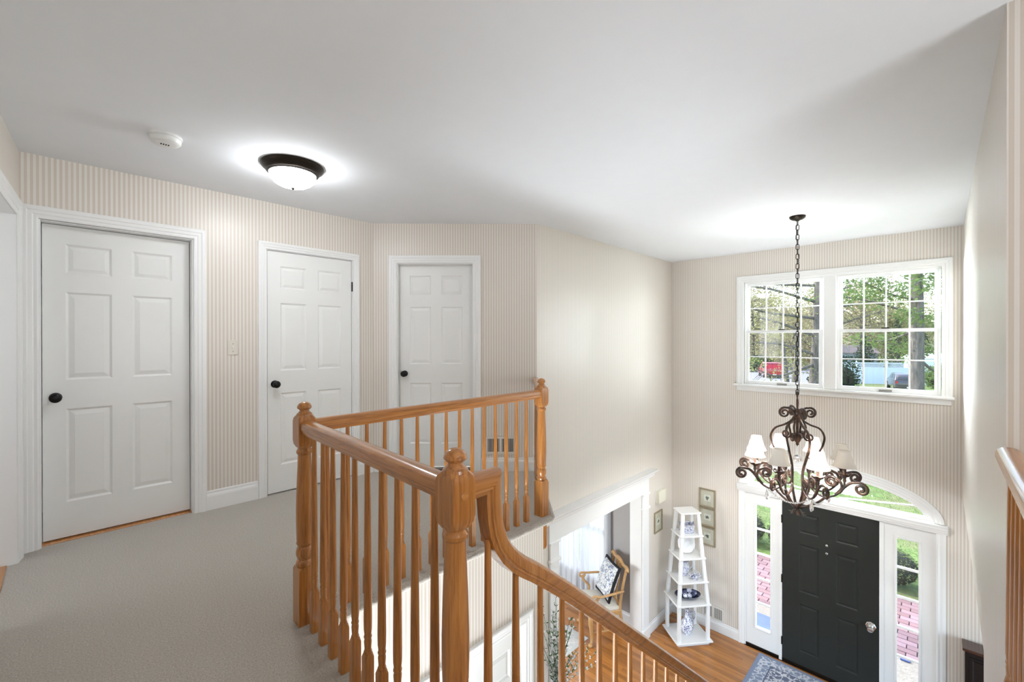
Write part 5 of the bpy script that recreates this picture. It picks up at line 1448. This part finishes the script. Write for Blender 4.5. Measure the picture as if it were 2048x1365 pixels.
for x_ in (-1.4, 1.2):
    o = MB().box(x_ - .5, x_ + .5, -2.06, -1.99, 1.0, 2.1).build('window', M['vinyl'], nh, world=False)
    MB().box(x_ - .42, x_ + .42, -2.08, -2.05, 1.08, 2.02).build('pane', plain('dark pane', (0.05, 0.06, 0.08), 0.1) if 'dark pane' not in bpy.data.materials else bpy.data.materials['dark pane'], o, world=False)

# ------------------------------------------------------------------ vehicles (front = +x)
M['car_glass'] = plain('tinted car glass', (0.03, 0.035, 0.04), 0.08)
M['tyre'] = plain('tyre rubber', (0.015, 0.015, 0.015), 0.8)
M['lamp_red'] = plain('tail lamp', (0.45, 0.01, 0.01), 0.2)
M['plate'] = plain('number plate', (0.75, 0.75, 0.72), 0.5)
def vehicle(name, loc, rz, paint, label, cat, L, Wd, H, prof, belt, wr):
    r = root(name, loc, rz, label=label, cat=cat)
    hw = Wd / 2
    def body(poly, w0, w1, nm, mat, y0=None):
        rings = []
        for y, k in ((-w0, 0.965), (-w0 * 0.97, 1), (w0 * 0.97, 1), (w0, 0.965)):
            cx_ = sum(p[0] for p in poly) / len(poly); cz_ = sum(p[1] for p in poly) / len(poly)
            rings.append([(cx_ + (x - cx_) * k, y * (1 if z <= belt else 1 - (z - belt) / (H - belt) * (1 - w1 / w0)), cz_ + (z - cz_) * k) for x, z in poly])
        return MB().loft(rings).build(nm, mat, r, world=False, smooth=35)
    body(prof['low'], hw, hw, 'body', paint); body(prof['cab'], hw * .97, hw * .80, 'cabin', paint)
    gl = M['car_glass']
    for s in (-1, 1):
        for a, b in prof['win']:
            z0, z1 = belt + .04, H - .10; k0 = hw * .97 * (1 - (z0 - belt) / (H - belt) * .175) + .004; k1 = hw * .97 * (1 - (z1 - belt) / (H - belt) * .175) + .004
            MB().loft([[(a, s * (k0 + e), z0), (b, s * (k0 + e), z0), (b - .08 * (b > 1), s * (k1 + e), z1), (a + .05, s * (k1 + e), z1)] for e in (-.01, .004)]).build('side_window', gl, r, world=False)
    xr = min(p[0] for p in prof['cab']); rb = prof['rear']
    MB().loft([[(rb[0][0] - e, -hw * .78, rb[0][1]), (rb[0][0] - e, hw * .78, rb[0][1]), (rb[1][0] - e, hw * .66, rb[1][1]), (rb[1][0] - e, -hw * .66, rb[1][1])] for e in (-.02, .012)]).build('rear_window', gl, r, world=False)
    fb = prof['front']
    MB().loft([[(fb[0][0] + e, -hw * .80, fb[0][1]), (fb[0][0] + e, hw * .80, fb[0][1]), (fb[1][0] + e, hw * .68, fb[1][1]), (fb[1][0] + e, -hw * .68, fb[1][1])] for e in (-.02, .012)]).build('windscreen', gl, r, world=False)
    for x in (-L * .30, L * .31):
        for s in (-1, 1):
            w = MB().lathe([(wr * .5, -.11), (wr * .9, -.11), (wr, -.08), (wr, .08), (wr * .9, .11), (wr * .5, .11)], 20).xform(Matrix.Translation((x, s * (hw - .10), wr)) @ Matrix.Rotation(R(90), 4, 'X')).build('wheel', M['tyre'], r, world=False, smooth=40)
            MB().lathe([(0, -.115), (wr * .6, -.115), (wr * .6, .115), (0, .115)], 14).xform(Matrix.Translation((x, s * (hw - .10), wr)) @ Matrix.Rotation(R(90), 4, 'X')).build('hub', M['nickel'], w, world=False)
    xe = min(p[0] for p in prof['low'])
    for s in (-1, 1):
        MB().box(xe - .015, xe + .05, s * hw * .80, s * hw * .96, belt - .26, belt - .08).build('tail_lamp', M['lamp_red'], r, world=False)
        MB().box(-xe - .05, -xe + .012, s * hw * .60, s * hw * .95, belt - .30, belt - .14).build('head_lamp', M['plate'], r, world=False)
    MB().box(xe - .07, xe + .1, -hw * .96, hw * .96, wr * .95, wr * .95 + .20).build('bumper', paint, r, world=False, bevel=.03)
    MB().box(xe - .085, xe - .06, -.17, .17, wr * 1.05, wr * 1.05 + .11).build('number_plate', M['plate'], r, world=False)
    return r
red = plain('red car paint', (0.42, 0.012, 0.015), 0.22, 0, Coat_Weight=0.8)
dk = plain('dark grey car paint', (0.05, 0.045, 0.045), 0.25, 0.3, Coat_Weight=0.8)
pSUV = dict(low=[(-2.25, .42), (2.2, .42), (2.28, .62), (2.22, .92), (1.0, 1.06), (-2.22, 1.06), (-2.28, .7)], cab=[(-2.18, 1.03), (1.05, 1.03), (.42, 1.62), (.2, 1.70), (-1.7, 1.72), (-1.88, 1.66)], win=[(-1.75, -.75), (-.66, .10)], rear=((-2.10, 1.12), (-1.90, 1.60)), front=((.98, 1.10), (.48, 1.58)))
pCAR = dict(low=[(-2.15, .32), (2.15, .32), (2.22, .55), (2.1, .80), (1.0, .92), (-2.1, .95), (-2.2, .6)], cab=[(-2.05, .92), (1.1, .90), (.30, 1.40), (.1, 1.46), (-1.2, 1.45), (-1.7, 1.25)], win=[(-1.45, -.60), (-.52, .25)], rear=((-1.98, 1.0), (-1.62, 1.30)), front=((1.0, .96), (.36, 1.36)))
vehicle('sport_utility_vehicle', field(29.4, 50), R(24), red, 'red sport utility vehicle parked on the pale drive', 'car', 4.5, 1.85, 1.72, pSUV, 1.06, .36)
vehicle('parked_car', field(33.0, 37), R(12), dk, 'dark grey hatchback half hidden by the stout tree trunk', 'car', 4.3, 1.76, 1.46, pCAR, .95, .32)
